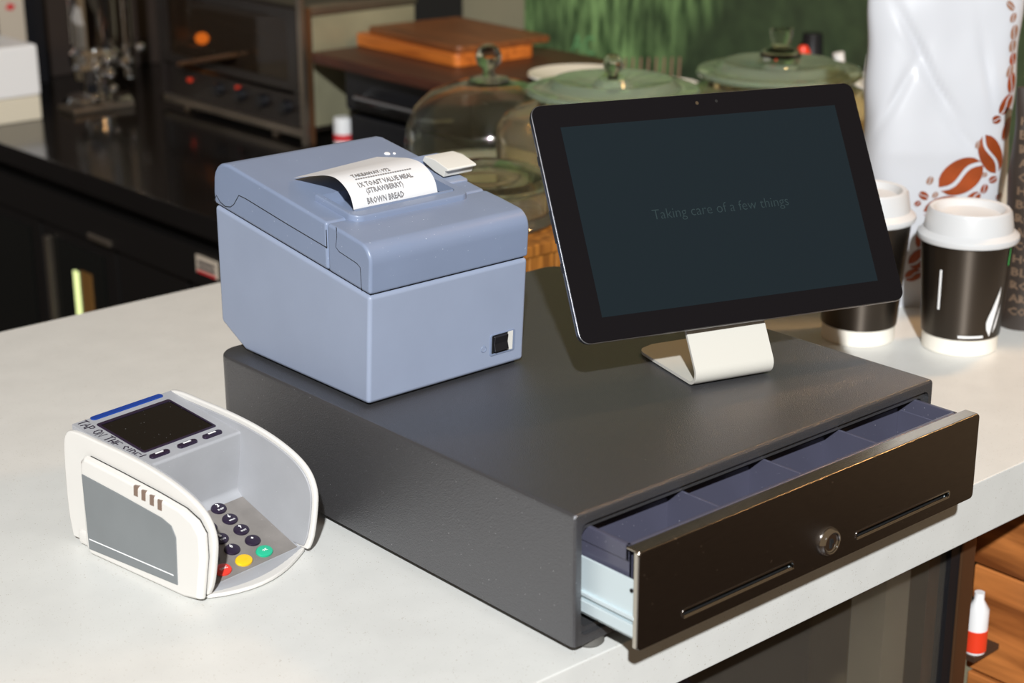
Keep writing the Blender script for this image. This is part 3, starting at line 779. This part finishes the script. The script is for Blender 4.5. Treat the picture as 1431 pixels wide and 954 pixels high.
# open lever
lv = bmesh.new()
add_prism(lv, [(.334, .0105), (.334, .0125), (.352, .0150), (.366, .0135), (.369, .0085), (.352, .0045), (.340, .0035), (.338, .0090)], 'X', .1625, .1945, .0008, 2)
link_mesh('cover_lever', lv, 'lever', rp, MS)
link_mesh('lever_recess', box((.160, .332, -.001), (.1830, .372, .0016), .0006, 1), 'printer_lo', rp, MS)
link_mesh('side_lug', prism([(.372, .0), (.372, .007), (.378, .009), (.386, .004), (.386, .0)], 'X', .1500, .1870, .001, 2), 'printer', rp, MS)
for (x, y, r_) in ((.1595, .4150, .0028), (.1655, .4125, .0014)):
    link_mesh('indicator_light', lathe([(0, .0), (r_, .0), (r_*.8, .0008), (0, .0012)], (x, y, 0), 14), 'white_print', rp, MS)
# power switch, on the slightly leaning front
lean = math.atan2(.0065, .0926)
MF = Matrix.Translation((0, .2610, H)) @ Matrix.Rotation(lean, 4, 'X')      # local: x right, z up, -y out of the face
sw = link_mesh('power_switch', boolean(prism(round_rect(.1445, .0140, .1722, .0335, .0022, 4), 'Y', -.0007, .002, .0005, 2), prism(round_rect(.1462, .0158, .1692, .0325, .0012, 3), 'Y', -.02, .02)), 'printer', rp, MF)
link_mesh('switch_well', box((.1460, -.0002, .0156), (.1694, .0004, .0327)), 'shade_black', sw, MF)
link_mesh('switch_side', box((.1640, -.0010, .0158), (.1692, -.0002, .0325)), 'lever', sw, MF)
link_mesh('rocker', prism([(-.0002, .0175), (-.0042, .0185), (-.0022, .0250), (-.0030, .0312), (-.0002, .0318)], 'X', .1478, .1628, .0004, 1), 'black_plastic', sw, MF)
pw = bmesh.new()
add_tube(pw, [(.1378+.0026*math.cos(math.radians(a)), -.0001, .0222+.0026*math.sin(math.radians(a))) for a in range(-240, 61, 20)], .00035, 5)
add_tube(pw, [(.1378, -.0001, .0222), (.1378, -.0001, .0258)], .00035, 5)
link_mesh('power_mark', pw, 'printer', rp, MF)

# receipt: curled paper
path = smooth_curve([(.3120, .2520), (.3122, .2600), (.3160, .2695), (.3240, .2765), (.3350, .2808), (.3500, .2815), (.3660, .2795), (.3800, .2775), (.3950, .2752)], 6)
acc = [0.0]
for a, b_ in zip(path[:-1], path[1:]): acc.append(acc[-1]+(b_-a).length)
def on_path(s):
    for i in range(len(acc)-1):
        if s <= acc[i+1] or i == len(acc)-2:
            t = (s-acc[i])/(acc[i+1]-acc[i]); p = path[i].lerp(path[i+1], t)
            d = (path[i+1]-path[i]).normalized(); return p, Vector((-d.y, d.x))
PXL, PXR = .0470, .1335
def paper_pt(x, s, off=0.0):
    p, n_ = on_path(max(0.0, s))
    k_ = max(0, s-.045)/.05                       # the free end curls down at the left
    dz = -.004*k_*(1-(x-PXL)/(PXR-PXL))
    return Vector((x, p.x-n_.x*0+n_.x*off, p.y+n_.y*off+dz))
rows = [[paper_pt(PXL+(PXR-PXL)*j/8, acc[-1]*i/40) for j in range(9)] for i in range(41)]
rc_ = thing('receipt', 'white printed paper receipt curling out of the printer slot', 'receipt', frame((.09, .312, .2520)))
link_mesh('paper', grid_surface(rows, .00012), 'paper', rc_, angle=60)
for (s, x0, x1, base, h_) in (('BROWN BREAD', .0610, .0985, .0092, .0050), ('(STRAWBERRY)', .0630, .1005, .0163, .0058), ('1X TOAST VALUE MEAL', .0590, .1140, .0237, .0050),
                              ('***********************', .0600, .1180, .0322, .0016), ('TAKEAWAY: 972', .0600, .0985, .0355, .0048)):
    tb = fit_text(text_bm(s, 1, 'LEFT', 1, .022), x0, x1, h=h_)
    for v in tb.verts: v.co = paper_pt(v.co.x, base+v.co.y, .0010)
    link_mesh('print_line', tb, 'ink', rc_)

# ------------------------------------------------------------------ card terminal
TH = 8.5
MTm = frame((-.1541, .2436, 0), TH)
ct_ = thing('card_terminal', 'white and grey card payment terminal with keypad beside the cash drawer', 'card terminal', MTm)
rim = smooth_curve([(.170, .004), (.1735, .030), (.1725, .080), (.168, .0985), (.156, .1035), (.125, .1025), (.090, .1005), (.060, .0970), (.034, .0915), (.012, .0835), (-.002, .0735), (-.0085, .060), (-.0085, .045), (-.003, .018), (.003, .005)], 4)
rim = [(p.x, p.y) for p in rim]
SL, SR = .0075, .1150
for (a, b_, nm, kz_) in ((SL, SL+.0050, 'left_wing', .955), (SR-.0045, SR, 'right_wing', 1.0)):
    link_mesh(nm, prism([(p, z*kz_) for p, z in rim], 'X', a, b_, .0016, 3), 'white_abs', ct_, MTm, angle=50)
sh = bmesh.new()
add_prism(sh, [(.168, .004), (.1725, .03), (.1715, .080), (.166, .0960), (.160, .0960), (.160, .004)], 'X', SL+.003, SR-.003, .0012, 2)
link_mesh('shell_back', sh, 'white_abs', ct_, MTm)
sh = bmesh.new()
# front bottom lip with a bowed plan
lipo = [(SL+.002, .012)]+[(SL+.002+(SR-SL-.004)*i/10, .0045-.0165*math.sin(math.pi*(i/10)**.85)*.95+(.004*(i/10)**3)) for i in range(11)]+[(SR-.002, .014)]
add_prism(sh, lipo, 'Z', .0012, .0046, .0010, 2)
link_mesh('front_lip', sh, 'white_abs', ct_, MTm)
# grey inner body
gz = lambda t: .0895+(t-.075)*.145
inb = [(.163, .004), (.163, gz(.163)), (.0755, gz(.0755))]+[(.0742, .0885), (.0735, .0868), (.0775, .060), (.0815, .0390), (.0800, .0348), (.0765, .0318)]+[(.0105, .0050), (.0085, .0040)]
link_mesh('inner_body', prism(inb, 'X', SL+.0040, SR-.0040, 0), 'grey_abs', ct_, MTm, angle=50)
bm = bmesh.new()      # front apron of the keypad, bowed like the lip
N = 14; ra = []; rb = []
for i in range(N+1):
    u = i/N; s = SL+.0045+(SR-SL-.009)*u
    tb_ = .0055-.0155*math.sin(math.pi*u**.85)*.95+.004*u**3
    ra.append(Vector((s, .0105, .0058))); rb.append(Vector((s, tb_, .0030)))
link_mesh('keypad_apron', grid_surface([ra, [a.lerp(b_, .5)+Vector((0, 0, .0012)) for a, b_ in zip(ra, rb)], rb], .001), 'grey_abs', ct_, MTm)
# grey linings of the two wings
cx_, cz_ = .06, .05
inn = [(cx_+(a-cx_)*.955, cz_+(b_-cz_)*.925) for a, b_ in rim]
for (a, b_) in ((SR-.0065, SR-.0044), (SL+.0044, SL+.0050)):
    link_mesh('wing_lining', prism(inn, 'X', a, b_, .0006, 1), 'grey_abs', ct_, MTm, angle=50)
# top deck parts, on the tilted deck
MD = MTm @ Matrix(((1, 0, 0, 0), (0, 1, 0, 0), (0, .145, 1, .0895-.145*.075), (0, 0, 0, 1)))
link_mesh('screen_bezel', boolean(prism(round_rect(.0255, .0915, .0995, .1515, .002, 3), 'Z', -.002, .0007, .0004, 1), prism(round_rect(.0275, .0935, .0975, .1480, .001, 3), 'Z', -.01, .01)), 'key', ct_, MD)
link_mesh('screen', box((.0270, .0930, -.0008), (.0980, .1485, .0002)), 'lcd', ct_, MD)
link_mesh('blue_strip', prism(round_rect(.0280, .1575, .1000, .1635, .0029, 5), 'Z', -.001, .0008, .0004, 1), 'blue', ct_, MD)
for s in (.0335, .0610, .0865):
    fk = link_mesh('function_key', prism(round_rect(s-.0095, .0795, s+.0095, .0850, .0027, 5), 'Z', -.001, .0018, .0008, 2), 'key', ct_, MD)
    link_mesh('key_mark', box((s-.0035, .0822, .0018), (s+.0040, .0836, .0020)), 'white_print', fk, MD)
link_mesh('keypad_plate', prism([(.0120, .0054), (.0120, .0059), (.0755, .0317), (.0755, .0312)], 'X', SL+.0065, SR-.0068), 'keypad', ct_, MTm)
# keypad
ks = (.0379, .0592, .0805); kt = (.0730, .0598, .0466, .0334, .0202)
ang = math.atan2(.0318-.0050, .0765-.0105)
def kz(t): return .0050+(t-.0105)*math.tan(ang)
glyph = [['1', '2', '3'], ['4', '5', '6'], ['7', '8', '9'], [':', '0', '.'], ['CANC', 'CLR', 'OK']]
sub = [['', 'ABC', 'DEF'], ['GHI', 'JKL', 'MNO'], ['PRS', 'TUV', 'WXY'], ['', '', '']]
key_me = None
for i, t in enumerate(kt):
    for j, s in enumerate(ks):
        mt = 'key' if i < 4 else ('key_red', 'key_yellow', 'key_green')[j]
        MK = MTm @ Matrix.Translation((s, t, kz(t))) @ Matrix.Rotation(ang, 4, 'X')
        bm = lathe([(0, -.001), (1, -.001), (1, .0012), (.93, .0019), (.75, .0023), (0, .0025)], (0, 0, 0), 24)
        for v in bm.verts: v.co.x *= .0069 if i < 4 else .0076; v.co.y *= .0058 if i < 4 else .0060
        k = link_mesh('key', bm, mt, ct_, MK)
        tb = text_bm(glyph[i][j], 1, 'CENTER', 1, .02)
        wd = .0026 if i < 4 else (.0075, .006, .005)[j]
        hh = .0040 if i < 3 or glyph[i][j] == '0' else .0024
        tb = fit_text(tb, -wd/2, wd/2, h=hh)
        bmesh.ops.translate(tb, verts=tb.verts, vec=(0, .0002 if i < 4 else -.0012, .0027))
        link_mesh('key_mark', tb, 'white_print' if (i, j) != (4, 1) else 'key_yellow', k, MK)
        if i < 3 and sub[i][j]:
            tb = fit_text(text_bm(sub[i][j], 1, 'CENTER', 1, .02), -.0030, .0030, h=.0016)
            bmesh.ops.translate(tb, verts=tb.verts, vec=(0, -.0032, .00255))
            link_mesh('key_mark', tb, 'white_print', k, MK)
# handwriting along the left margin of the deck
G = {'T': [[(0, 1), (1, 1.05)], [(.5, 1), (.45, 0)]], 'A': [[(0, 0), (.5, 1), (1, 0)], [(.2, .4), (.85, .42)]], 'P': [[(.1, 0), (.1, 1)], [(.1, 1), (.7, 1), (.9, .75), (.7, .5), (.1, .45)]],
     'O': [[(.5, 1), (.1, .8), (.05, .3), (.5, 0), (.95, .3), (.9, .8), (.5, 1)]], 'N': [[(0, 0), (.1, 1), (.85, 0), (.95, 1)]],
     'H': [[(.1, 0), (.1, 1)], [(.9, 0), (.9, 1)], [(.1, .5), (.9, .5)]], 'E': [[(.9, 1), (.1, 1), (.1, 0), (.9, 0)], [(.1, .5), (.75, .5)]],
     'S': [[(.9, .85), (.5, 1), (.1, .8), (.5, .5), (.9, .25), (.5, 0), (.1, .15)]], 'I': [[(.5, 0), (.5, 1)]], 'D': [[(.1, 0), (.1, 1)], [(.1, 1), (.7, .85), (.95, .5), (.7, .12), (.1, 0)]],
     '!': [[(.5, .35), (.7, 1.3)], [(.45, .0), (.46, .06)]]}
hw = bmesh.new(); t0 = .1620; cw = .0044
for ch in 'TAP ON THE SIDE!':
    if ch == ' ': t0 -= cw*.75; continue
    wch = cw*(.5 if ch in 'I!' else 1.0)
    for st_ in G[ch]:
        pts = []
        for (a, b_) in st_:
            tt = t0-a*wch; ss = .0148+b_*.0082+.0006*math.sin(t0*900)
            pts.append(Vector((ss, tt, 0)))
        add_ribbon(hw, pts, .0011, h=.0003)
    t0 -= wch+cw*.22
link_mesh('handwriting', hw, 'marker', ct_, MD)
# side card reader on the left
frm = [(.1405, .0800), (.1360, .0845), (.0950, .0815), (.0500, .0775), (.0180, .0735), (.0035, .0680), (-.0040, .0590), (-.0040, .0400), (.0030, .0040), (.0200, .0010), (.1380, .0010), (.1420, .0060)]
def rb_loft():
    bm = bmesh.new(); c0 = Vector((.07, .042))
    rings = []
    for (s, k_) in ((SL-.0012, 1.0), (SL-.0030, 1.012), (.0012, 1.0), (-.0008, .965)):
        rings.append([bm.verts.new((s, c0.x+(a-c0.x)*k_, max(.0006, c0.y+(b_-c0.y)*k_))) for a, b_ in frm])
    n_ = len(frm)
    for A, B in zip(rings[:-1], rings[1:]):
        for i in range(n_): bm.faces.new((A[i], A[(i+1) % n_], B[(i+1) % n_], B[i]))
    bm.faces.new(rings[0][::-1]); bm.faces.new(rings[-1])
    bmesh.ops.recalc_face_normals(bm, faces=bm.faces)
    es = [e for e in bm.edges if e.calc_face_angle(0) > .5]
    bmesh.ops.bevel(bm, geom=es, offset=.0012, segments=2, affect='EDGES', profile=.5)
    return bm
sr = link_mesh('side_reader', rb_loft(), 'white_abs', ct_, MTm, angle=50)
link_mesh('reader_gap_shade', prism([(.07+(a-.07)*.985, .042+(b_-.042)*.985) for a, b_ in frm], 'X', SL-.0018, SL+.001), 'shade_black', ct_, MTm)  # dark slab painting the shade in the gap between reader and wing
pan = [(.1378, .0705), (.0900, .0665), (.0400, .0615), (.0290, .0580), (.0245, .0500), (.0265, .0095), (.1365, .0060)]
link_mesh('reader_panel', prism(pan, 'X', -.0016, .001, .0006, 2), 'reader_grey', sr, MTm)
link_mesh('panel_line', prism([(.1345, .0150), (.0300, .0165), (.0300, .0173), (.1345, .0158)], 'X', -.0019, -.001), 'white_print', sr, MTm)
for (t, z) in ((.0700, .0750), (.0608, .0739), (.0510, .0727), (.0418, .0715)):
    link_mesh('indicator_window', prism([(t-.0022, z-.0042), (t+.0024, z-.0042), (t+.0016, z+.0042), (t-.0030, z+.0042)], 'X', -.0012, .002), 'slot', sr, MTm)
link_mesh('cable_boot', box((.005, .138, .0015), (.020, .160, .014), .003), 'white_abs', ct_, MTm)
link_mesh('base_pad', box((SL+.008, .025, 0), (SR-.008, .165, .0045), .001, 1), 'black_plastic', ct_, MTm)

# ------------------------------------------------------------------ tablet and its stand
o_ = Vector((.1459, .1481, .1639)); ex = Vector((.9639, -.2654, -.0213)).normalized(); ey = Vector((.1506, .4775, .8656)); ey = (ey-ex*ey.dot(ex)).normalized(); nz = ex.cross(ey)
MTb = Matrix(((ex.x, ey.x, nz.x, o_.x), (ex.y, ey.y, nz.y, o_.y), (ex.z, ey.z, nz.z, o_.z), (0, 0, 0, 1)))
TW, THh = .316, .1985
tbm = thing('tablet', 'black tablet with dim blue screen leaning on the cream stand', 'tablet', MTb)
link_mesh('back_case', prism(round_rect(.0008, .0008, TW-.0008, THh-.0008, .0085, 6), 'Z', -.0095, -.0016, .0012, 2), 'tablet_edge', tbm, MTb)
link_mesh('edge_band', prism(round_rect(-.0006, -.0006, TW+.0006, THh+.0006, .0095, 6), 'Z', -.0030, -.0013, .0006, 2), 'bright_edge', tbm, MTb)
link_mesh('edge_groove', prism(round_rect(-.0003, -.0003, TW+.0003, THh+.0003, .009, 6), 'Z', -.0046, -.0030), 'black_plastic', tbm, MTb)
link_mesh('front_glass', prism(round_rect(0, 0, TW, THh, .009, 6), 'Z', -.0018, 0, .0005, 2), 'tablet_black', tbm, MTb)
ds = link_mesh('display', box((.0226, .0193, -.0005), (.2926, .1790, .0001)), 'display', tbm, MTb)
tb = fit_text(text_bm('Taking care of a few things', 1, 'LEFT', 3, -.012), .0885, .2215)
bmesh.ops.translate(tb, verts=tb.verts, vec=(0, .0915, .0002))
link_mesh('screen_text', tb, 'display_text', ds, MTb)
link_mesh('camera_lens', lathe([(0, 0), (.0016, 0), (.0016, .0002), (0, .0002)], (.1548, .1906, 0), 16), 'chrome', tbm, MTb)
link_mesh('light_sensor', lathe([(0, 0), (.0014, 0), (.0014, .0001), (0, .0001)], (.1741, .1911, 0), 16), 'shade_black', tbm, MTb)
for (a, b_) in ((.150, .158), (.085, .112), (.060, .068)):
    link_mesh('side_button', box((-.0007, a, -.0072), (.0012, b_, -.0050), .0003, 1), 'black_plastic', tbm, MTb)

MSn = frame((.2790, .1030, H), -16.5)       # x along the bend, y backwards
sd = thing('tablet_stand', 'cream folded steel tablet stand on top of the cash drawer', 'tablet stand', MSn)
tilt = math.radians(30.2)
hw_ = .0375; rad = .0105
prof = []
# base plate from the rear to the bend, then the bend, then the upright face leaning back
prof.append((.108, .0)); prof += [(.106-.004*i, 0.0) for i in range(1, 8)]
prof += [(.06, 0), (.035, 0), (.016, 0)]
cy0, cz0 = .0125, rad
end_a = -90-(180-60.0)+0
for a in range(0, 13):
    th_ = math.radians(-90-(120.0)*a/12)          # from straight down, round the front, to the back-leaning face
    prof.append((cy0+rad*math.cos(th_), cz0+rad*math.sin(th_)))
lasty, lastz = prof[-1]
for L_ in (.02, .05, .085, .12): prof.append((lasty+L_*math.sin(tilt), lastz+L_*math.cos(tilt)))
rows = []
for (y, z) in prof:
    w = hw_
    if y > .09 and z < .001: w = hw_-.018*(1-math.sqrt(max(0, 1-((y-.09)/.018)**2)))
    rows.append([Vector((-hw_+(hw_-w)+2*w*j/6 if True else 0, y, z+.0013)) for j in range(7)])
link_mesh('folded_plate', grid_surface(rows, .0026), 'cream_steel', sd, MSn, angle=30)
link_mesh('screw_hole', lathe([(0, 0), (.0042, 0), (.0042, .0006), (0, .0006)], (-.012, .075, .0026+.0002), 18), 'shade_black', sd, MSn)
link_mesh('mount_pad', box((-.030, -.0, 0), (.030, .05, .003)), 'black_plastic', sd, MTb @ Matrix.Translation((.141, .045, -.0128)))

# ------------------------------------------------------------------ takeaway cups
def cup(c, rb, rt, hc, label, yawdeg):
    t = thing('takeaway_cup', label, 'cup', frame(c, yawdeg), 'lidded takeaway cups')
    Mx = frame(c, yawdeg)
    rr = lambda z: rb+(rt-rb)*z/hc
    link_mesh('cup_body', lathe([(0, .004), (rb-.002, .004), (rb, 0), (rb+.0012, .001), (rr(.016), .016), (rr(hc), hc), (rr(hc)-.002, hc), (rr(.02)-.002, .02), (0, .02)], (0, 0, 0), 48), 'cup_white', t, Mx)
    z0 = .018
    sl = link_mesh('black_sleeve', lathe([(rr(z0)+.0005, z0), (rr(z0)+.0014, z0+.0006), (rr(hc-.004)+.0014, hc-.004), (rr(hc-.004)+.0003, hc-.003)], (0, 0, 0), 48), 'cup_black', t, Mx)
    z = hc-.006; R1 = rt+.0045
    lid = [(rt+.001, z), (R1, z), (R1+.0012, z+.003), (R1+.0005, z+.006), (R1-.003, z+.009), (R1-.0055, z+.011), (R1-.0085, z+.030), (R1-.011, z+.033), (R1-.015, z+.032), (R1-.020, z+.026), (R1-.026, z+.0245), (0, z+.0245),
           (0, z+.0225), (R1-.022, z+.0225), (R1-.012, z+.028), (R1-.0075, z+.010), (rt+.0015, z+.007)]
    link_mesh('lid', lathe(lid, (0, 0, 0), 56), 'lid_white', t, Mx)
    return t, sl, Mx, rr
def wrap(Mx, rr, sl, pts, mat, name):
    """flat print on the sleeve: pts (angle offset in metres along the surface, z)"""
    bm = bmesh.new()
    f = bm.faces.new([bm.verts.new((a, z, 0)) for a, z in pts])
    bmesh.ops.triangulate(bm, faces=[f])
    bmesh.ops.subdivide_edges(bm, edges=[e for e in bm.edges if e.calc_length() > .004], cuts=3, use_grid_fill=True)
    for v in bm.verts:
        a, z = v.co.x, v.co.y
        R1 = rr(z)+.0020; th_ = a/R1
        v.co = Vector((R1*math.sin(th_), -R1*math.cos(th_), z))
    link_mesh(name, bm, mat, sl, Mx)
t, sl, Mx, rr = cup((.7748, .2230, 0), .0385, .0475, .126, 'black and white lidded paper cup standing in front of the white coffee bag', -56)
wrap(Mx, rr, sl, [(-.0265, .050), (-.0240, .050), (-.0240, .094), (-.0265, .094)], 'white_print', 'print_bar')
wrap(Mx, rr, sl, [(-.002, .0215), (.025, .0215), (.025, .0240), (-.002, .0240)], 'white_print', 'print_bar')
feather = [(.0330, .022), (.0285, .030), (.0275, .038), (.0305, .046), (.0335, .052), (.0370, .060), (.0420, .070), (.0445, .076), (.0440, .066), (.0410, .052), (.0375, .040), (.0350, .030)]
wrap(Mx, rr, sl, feather, 'white_print', 'print_leaf')
wrap(Mx, rr, sl, [(.0370, .025), (.0395, .035), (.0430, .045), (.0470, .056), (.0450, .044), (.0415, .031)], 'white_print', 'print_leaf')
wrap(Mx, rr, sl, [(.0520, .098), (.0560, .098), (.0560, .120), (.0540, .120)], 'cup_green', 'print_patch')
cup((.7174, .3140, 0), .0380, .0480, .139, 'black and white lidded paper cup half hidden behind the tablet corner', -70)

# ------------------------------------------------------------------ coffee bags
RX = Vector((.7532, -.6578, 0)).normalized()
def coffee_bag(name, base, yaw, hw0, hd0, hgt, mat, label, seed, taper=.0):
    """free-standing gusseted bag; returns root, matrix and the front-surface function"""
    Mx = frame(base, yaw)
    t = thing(name, label, 'coffee bag', Mx)
    def front(x, z):          # depth of the front surface (towards -y)
        k_ = z/hgt
        hd = hd0*(1-.75*max(0, k_-.45)/.55)*(1-.12*math.exp(-((z-.0)/.02)**2))
        hw = half_w(z)
        e = max(0.0, 1-(abs(x)/hw)**5)
        d = hd*(e**.5)
        nn = noise.noise(Vector((x*14+seed, z*9, seed)))*.0035+noise.noise(Vector((x*34+seed, z*22+seed*2, seed)))*.0013
        # diagonal creases meeting in the upper half
        cr = 0
        for (xa, za, sx, sz, dp) in ((-.03, .29, .55, -1, .006), (-.055, .24, -.5, -1, .004), (-.01, .25, -.8, 1, .004), (.02, .20, .9, -1, .003), (.045, .27, .2, -1, .003)):
            ln = math.hypot(sx, sz); ux, uz = sx/ln, sz/ln
            al = (x-xa)*ux+(z-za)*uz; pd = abs((x-xa)*uz-(z-za)*ux)
            cr += dp*math.exp(-(pd/.0045)**2)*math.exp(-(al/.045)**2)
        return -(d+(nn-cr)*min(1, e*2.5))
    def half_w(z):
        k_ = z/hgt
        return hw0*(1-.03*math.exp(-((z)/.015)**2)+taper*k_)+.0012*math.sin(z*70+seed)
    bm = bmesh.new(); NX, NZ = 56, 80
    F = []; B = []
    for i in range(NZ+1):
        z = hgt*i/NZ; hw = half_w(z); fr_ = []; bk = []
        for j in range(NX+1):
            u = -1+2*j/NX; x = hw*math.sin(u*math.pi/2)
            fr_.append(bm.verts.new((x, front(x, z), z)))
            if 0 < j < NX: bk.append(bm.verts.new((x, -front(x, z)*.9, z)))
        F.append(fr_); B.append(bk)
    for i in range(NZ):
        for j in range(NX): bm.faces.new((F[i][j], F[i][j+1], F[i+1][j+1], F[i+1][j]))
        bl0 = [F[i][0]]+B[i]+[F[i][-1]]; bl1 = [F[i+1][0]]+B[i+1]+[F[i+1][-1]]
        for j in range(NX): bm.faces.new((bl0[j], bl1[j], bl1[j+1], bl0[j+1]))
    for i in (0, NZ):
        for j in range(NX):
            bl = [F[i][0]]+B[i]+[F[i][-1]]
            vv = [F[i][j], F[i][j+1], bl[j+1], bl[j]]
            vv = list(dict.fromkeys(vv))
            if len(vv) > 2: bm.faces.new(vv)
    link_mesh('bag_body', bm, mat, t, Mx, angle=70)
    return t, Mx, front
yawb = math.degrees(math.atan2(RX.y, RX.x))
wb_base = Vector((.8682, .3081, 0))+Vector((.6568, .754, 0)).normalized()*.045-RX*.014
bgt, BM, bfront = coffee_bag('coffee_bag', wb_base, yawb, .0775, .042, .40, 'bag_white', 'tall white coffee bag printed with brown beans behind the cups', 3.1, .12)
link_mesh('top_seal', box((-.085, -.002, .398), (.085, .002, .43), .0008, 1), 'bag_white', bgt, BM)
def bean(x, z, a, b_, rot, mat='bean'):
    """a printed bean: two halves either side of an S shaped slit, laid on the bag front"""
    ca, sa = math.cos(math.radians(rot)), math.sin(math.radians(rot))
    bm = bmesh.new(); N = 12
    for sgn in (1, -1):
        prev = None
        for i in range(N+1):
            u = -1+2*i/N
            sl_ = .22*math.sin(u*math.pi)+sgn*.13
            ed = sgn*math.sqrt(max(0, 1-u*u))
            if sgn*(ed-sl_) < 0: ed = sl_
            col = []
            for k_ in range(5):
                v = sl_+(ed-sl_)*k_/4
                px, pz = u*a, v*b_
                X = x+px*ca-pz*sa; Z = z+px*sa+pz*ca
                col.append(bm.verts.new((X, bfront(X, Z)-.0007, Z)))
            if prev:
                for k_ in range(4): bm.faces.new((prev[k_], prev[k_+1], col[k_+1], col[k_]))
            prev = col
    bmesh.ops.dissolve_degenerate(bm, edges=bm.edges, dist=1e-6)
    link_mesh('printed_bean', bm, mat, bgt, BM, angle=80)
ox_ = .014
for (x, z, a, b_, rt, mt) in ((.0075, .1545, .030, .0215, 32, 'bean'), (.0395, .1790, .0260, .0145, -66, 'bean'), (-.0090, .1180, .026, .0150, 12, 'bean'),
        (.0230, .1290, .0110, .0070, 42, 'bean'), (-.0270, .1500, .0058, .0042, 62, 'bean_pale'), (-.0330, .1330, .0070, .0048, -35, 'bean'), (-.0200, .1335, .0048, .0034, 55, 'bean_pale'),
        (.0350, .1400, .0065, .0045, 66, 'bean'), (.0445, .1500, .0060, .0045, 10, 'bean'), (.0340, .1560, .004, .003, 20, 'bean_pale'), (.0240, .1900, .0054, .0030, 78, 'bean_pale'),
        (.0440, .2170, .0062, .0052, 5, 'bean'), (.0545, .2330, .0140, .0075, 58, 'bean'), (.0590, .2050, .0150, .0070, 70, 'bean'), (.0600, .2560, .0130, .0060, 88, 'bean'), (.0570, .2690, .0085, .0045, 70, 'bean_pale'),
        (.0600, .2820, .0080, .0048, 85, 'bean'), (.0585, .2960, .0080, .0050, 80, 'bean_pale'), (.0595, .3110, .0095, .0052, 82, 'bean_pale'), (.0570, .3270, .0065, .0040, 70, 'bean_pale'), (.0530, .3400, .0075, .0040, -50, 'bean_pale'),
        (-.0390, .1240, .0045, .0035, 30, 'bean'), (-.0250, .0860, .0190, .0130, 60, 'bean'), (-.0300, .0600, .0180, .0120, 30, 'bean'), (-.0100, .0700, .0150, .0100, 80, 'bean'), (-.0380, .0400, .0110, .0080, 20, 'bean'),
        (.0550, .1290, .0060, .0040, 10, 'bean'), (.0520, .1150, .0080, .0050, 60, 'bean')):
    bean(x+ox_, z, a*.9, b_*.9, rt, mt)

dk_base = Vector((.856, .2054, 0))+Vector((.6568, .754, 0)).normalized()*.035+RX*.060
def dark_bag():
    t, Mx, fr_ = coffee_bag('coffee_bag', dk_base, yawb, .074, .036, .265, 'bag_dark', 'dark brown coffee bag covered in printed words at the right edge', 8.3, -.03)
    words = ['COFFEE', 'HOUSE', 'BLEND', 'AROMA', 'FULL', 'BOLD', 'ROAST', 'DARK', 'COFFEE', 'BLEND', 'ROAST', 'FULL', 'HOUSE', 'BOLD', 'COFFEE']
    for i, w in enumerate(words):
        z = .018+i*.0148
        for j in range(2):
            tb = fit_text(text_bm(words[(i*3+j*5) % len(words)], 1, 'LEFT', 1, .03), -.068+j*.045, -.028+j*.045, h=.0095)
            for v in tb.verts: v.co = Vector((v.co.x, fr_(v.co.x, z+v.co.y)-.0008, z+v.co.y))
            link_mesh('printed_word', tb, 'kraft', t, Mx)
dark_bag()
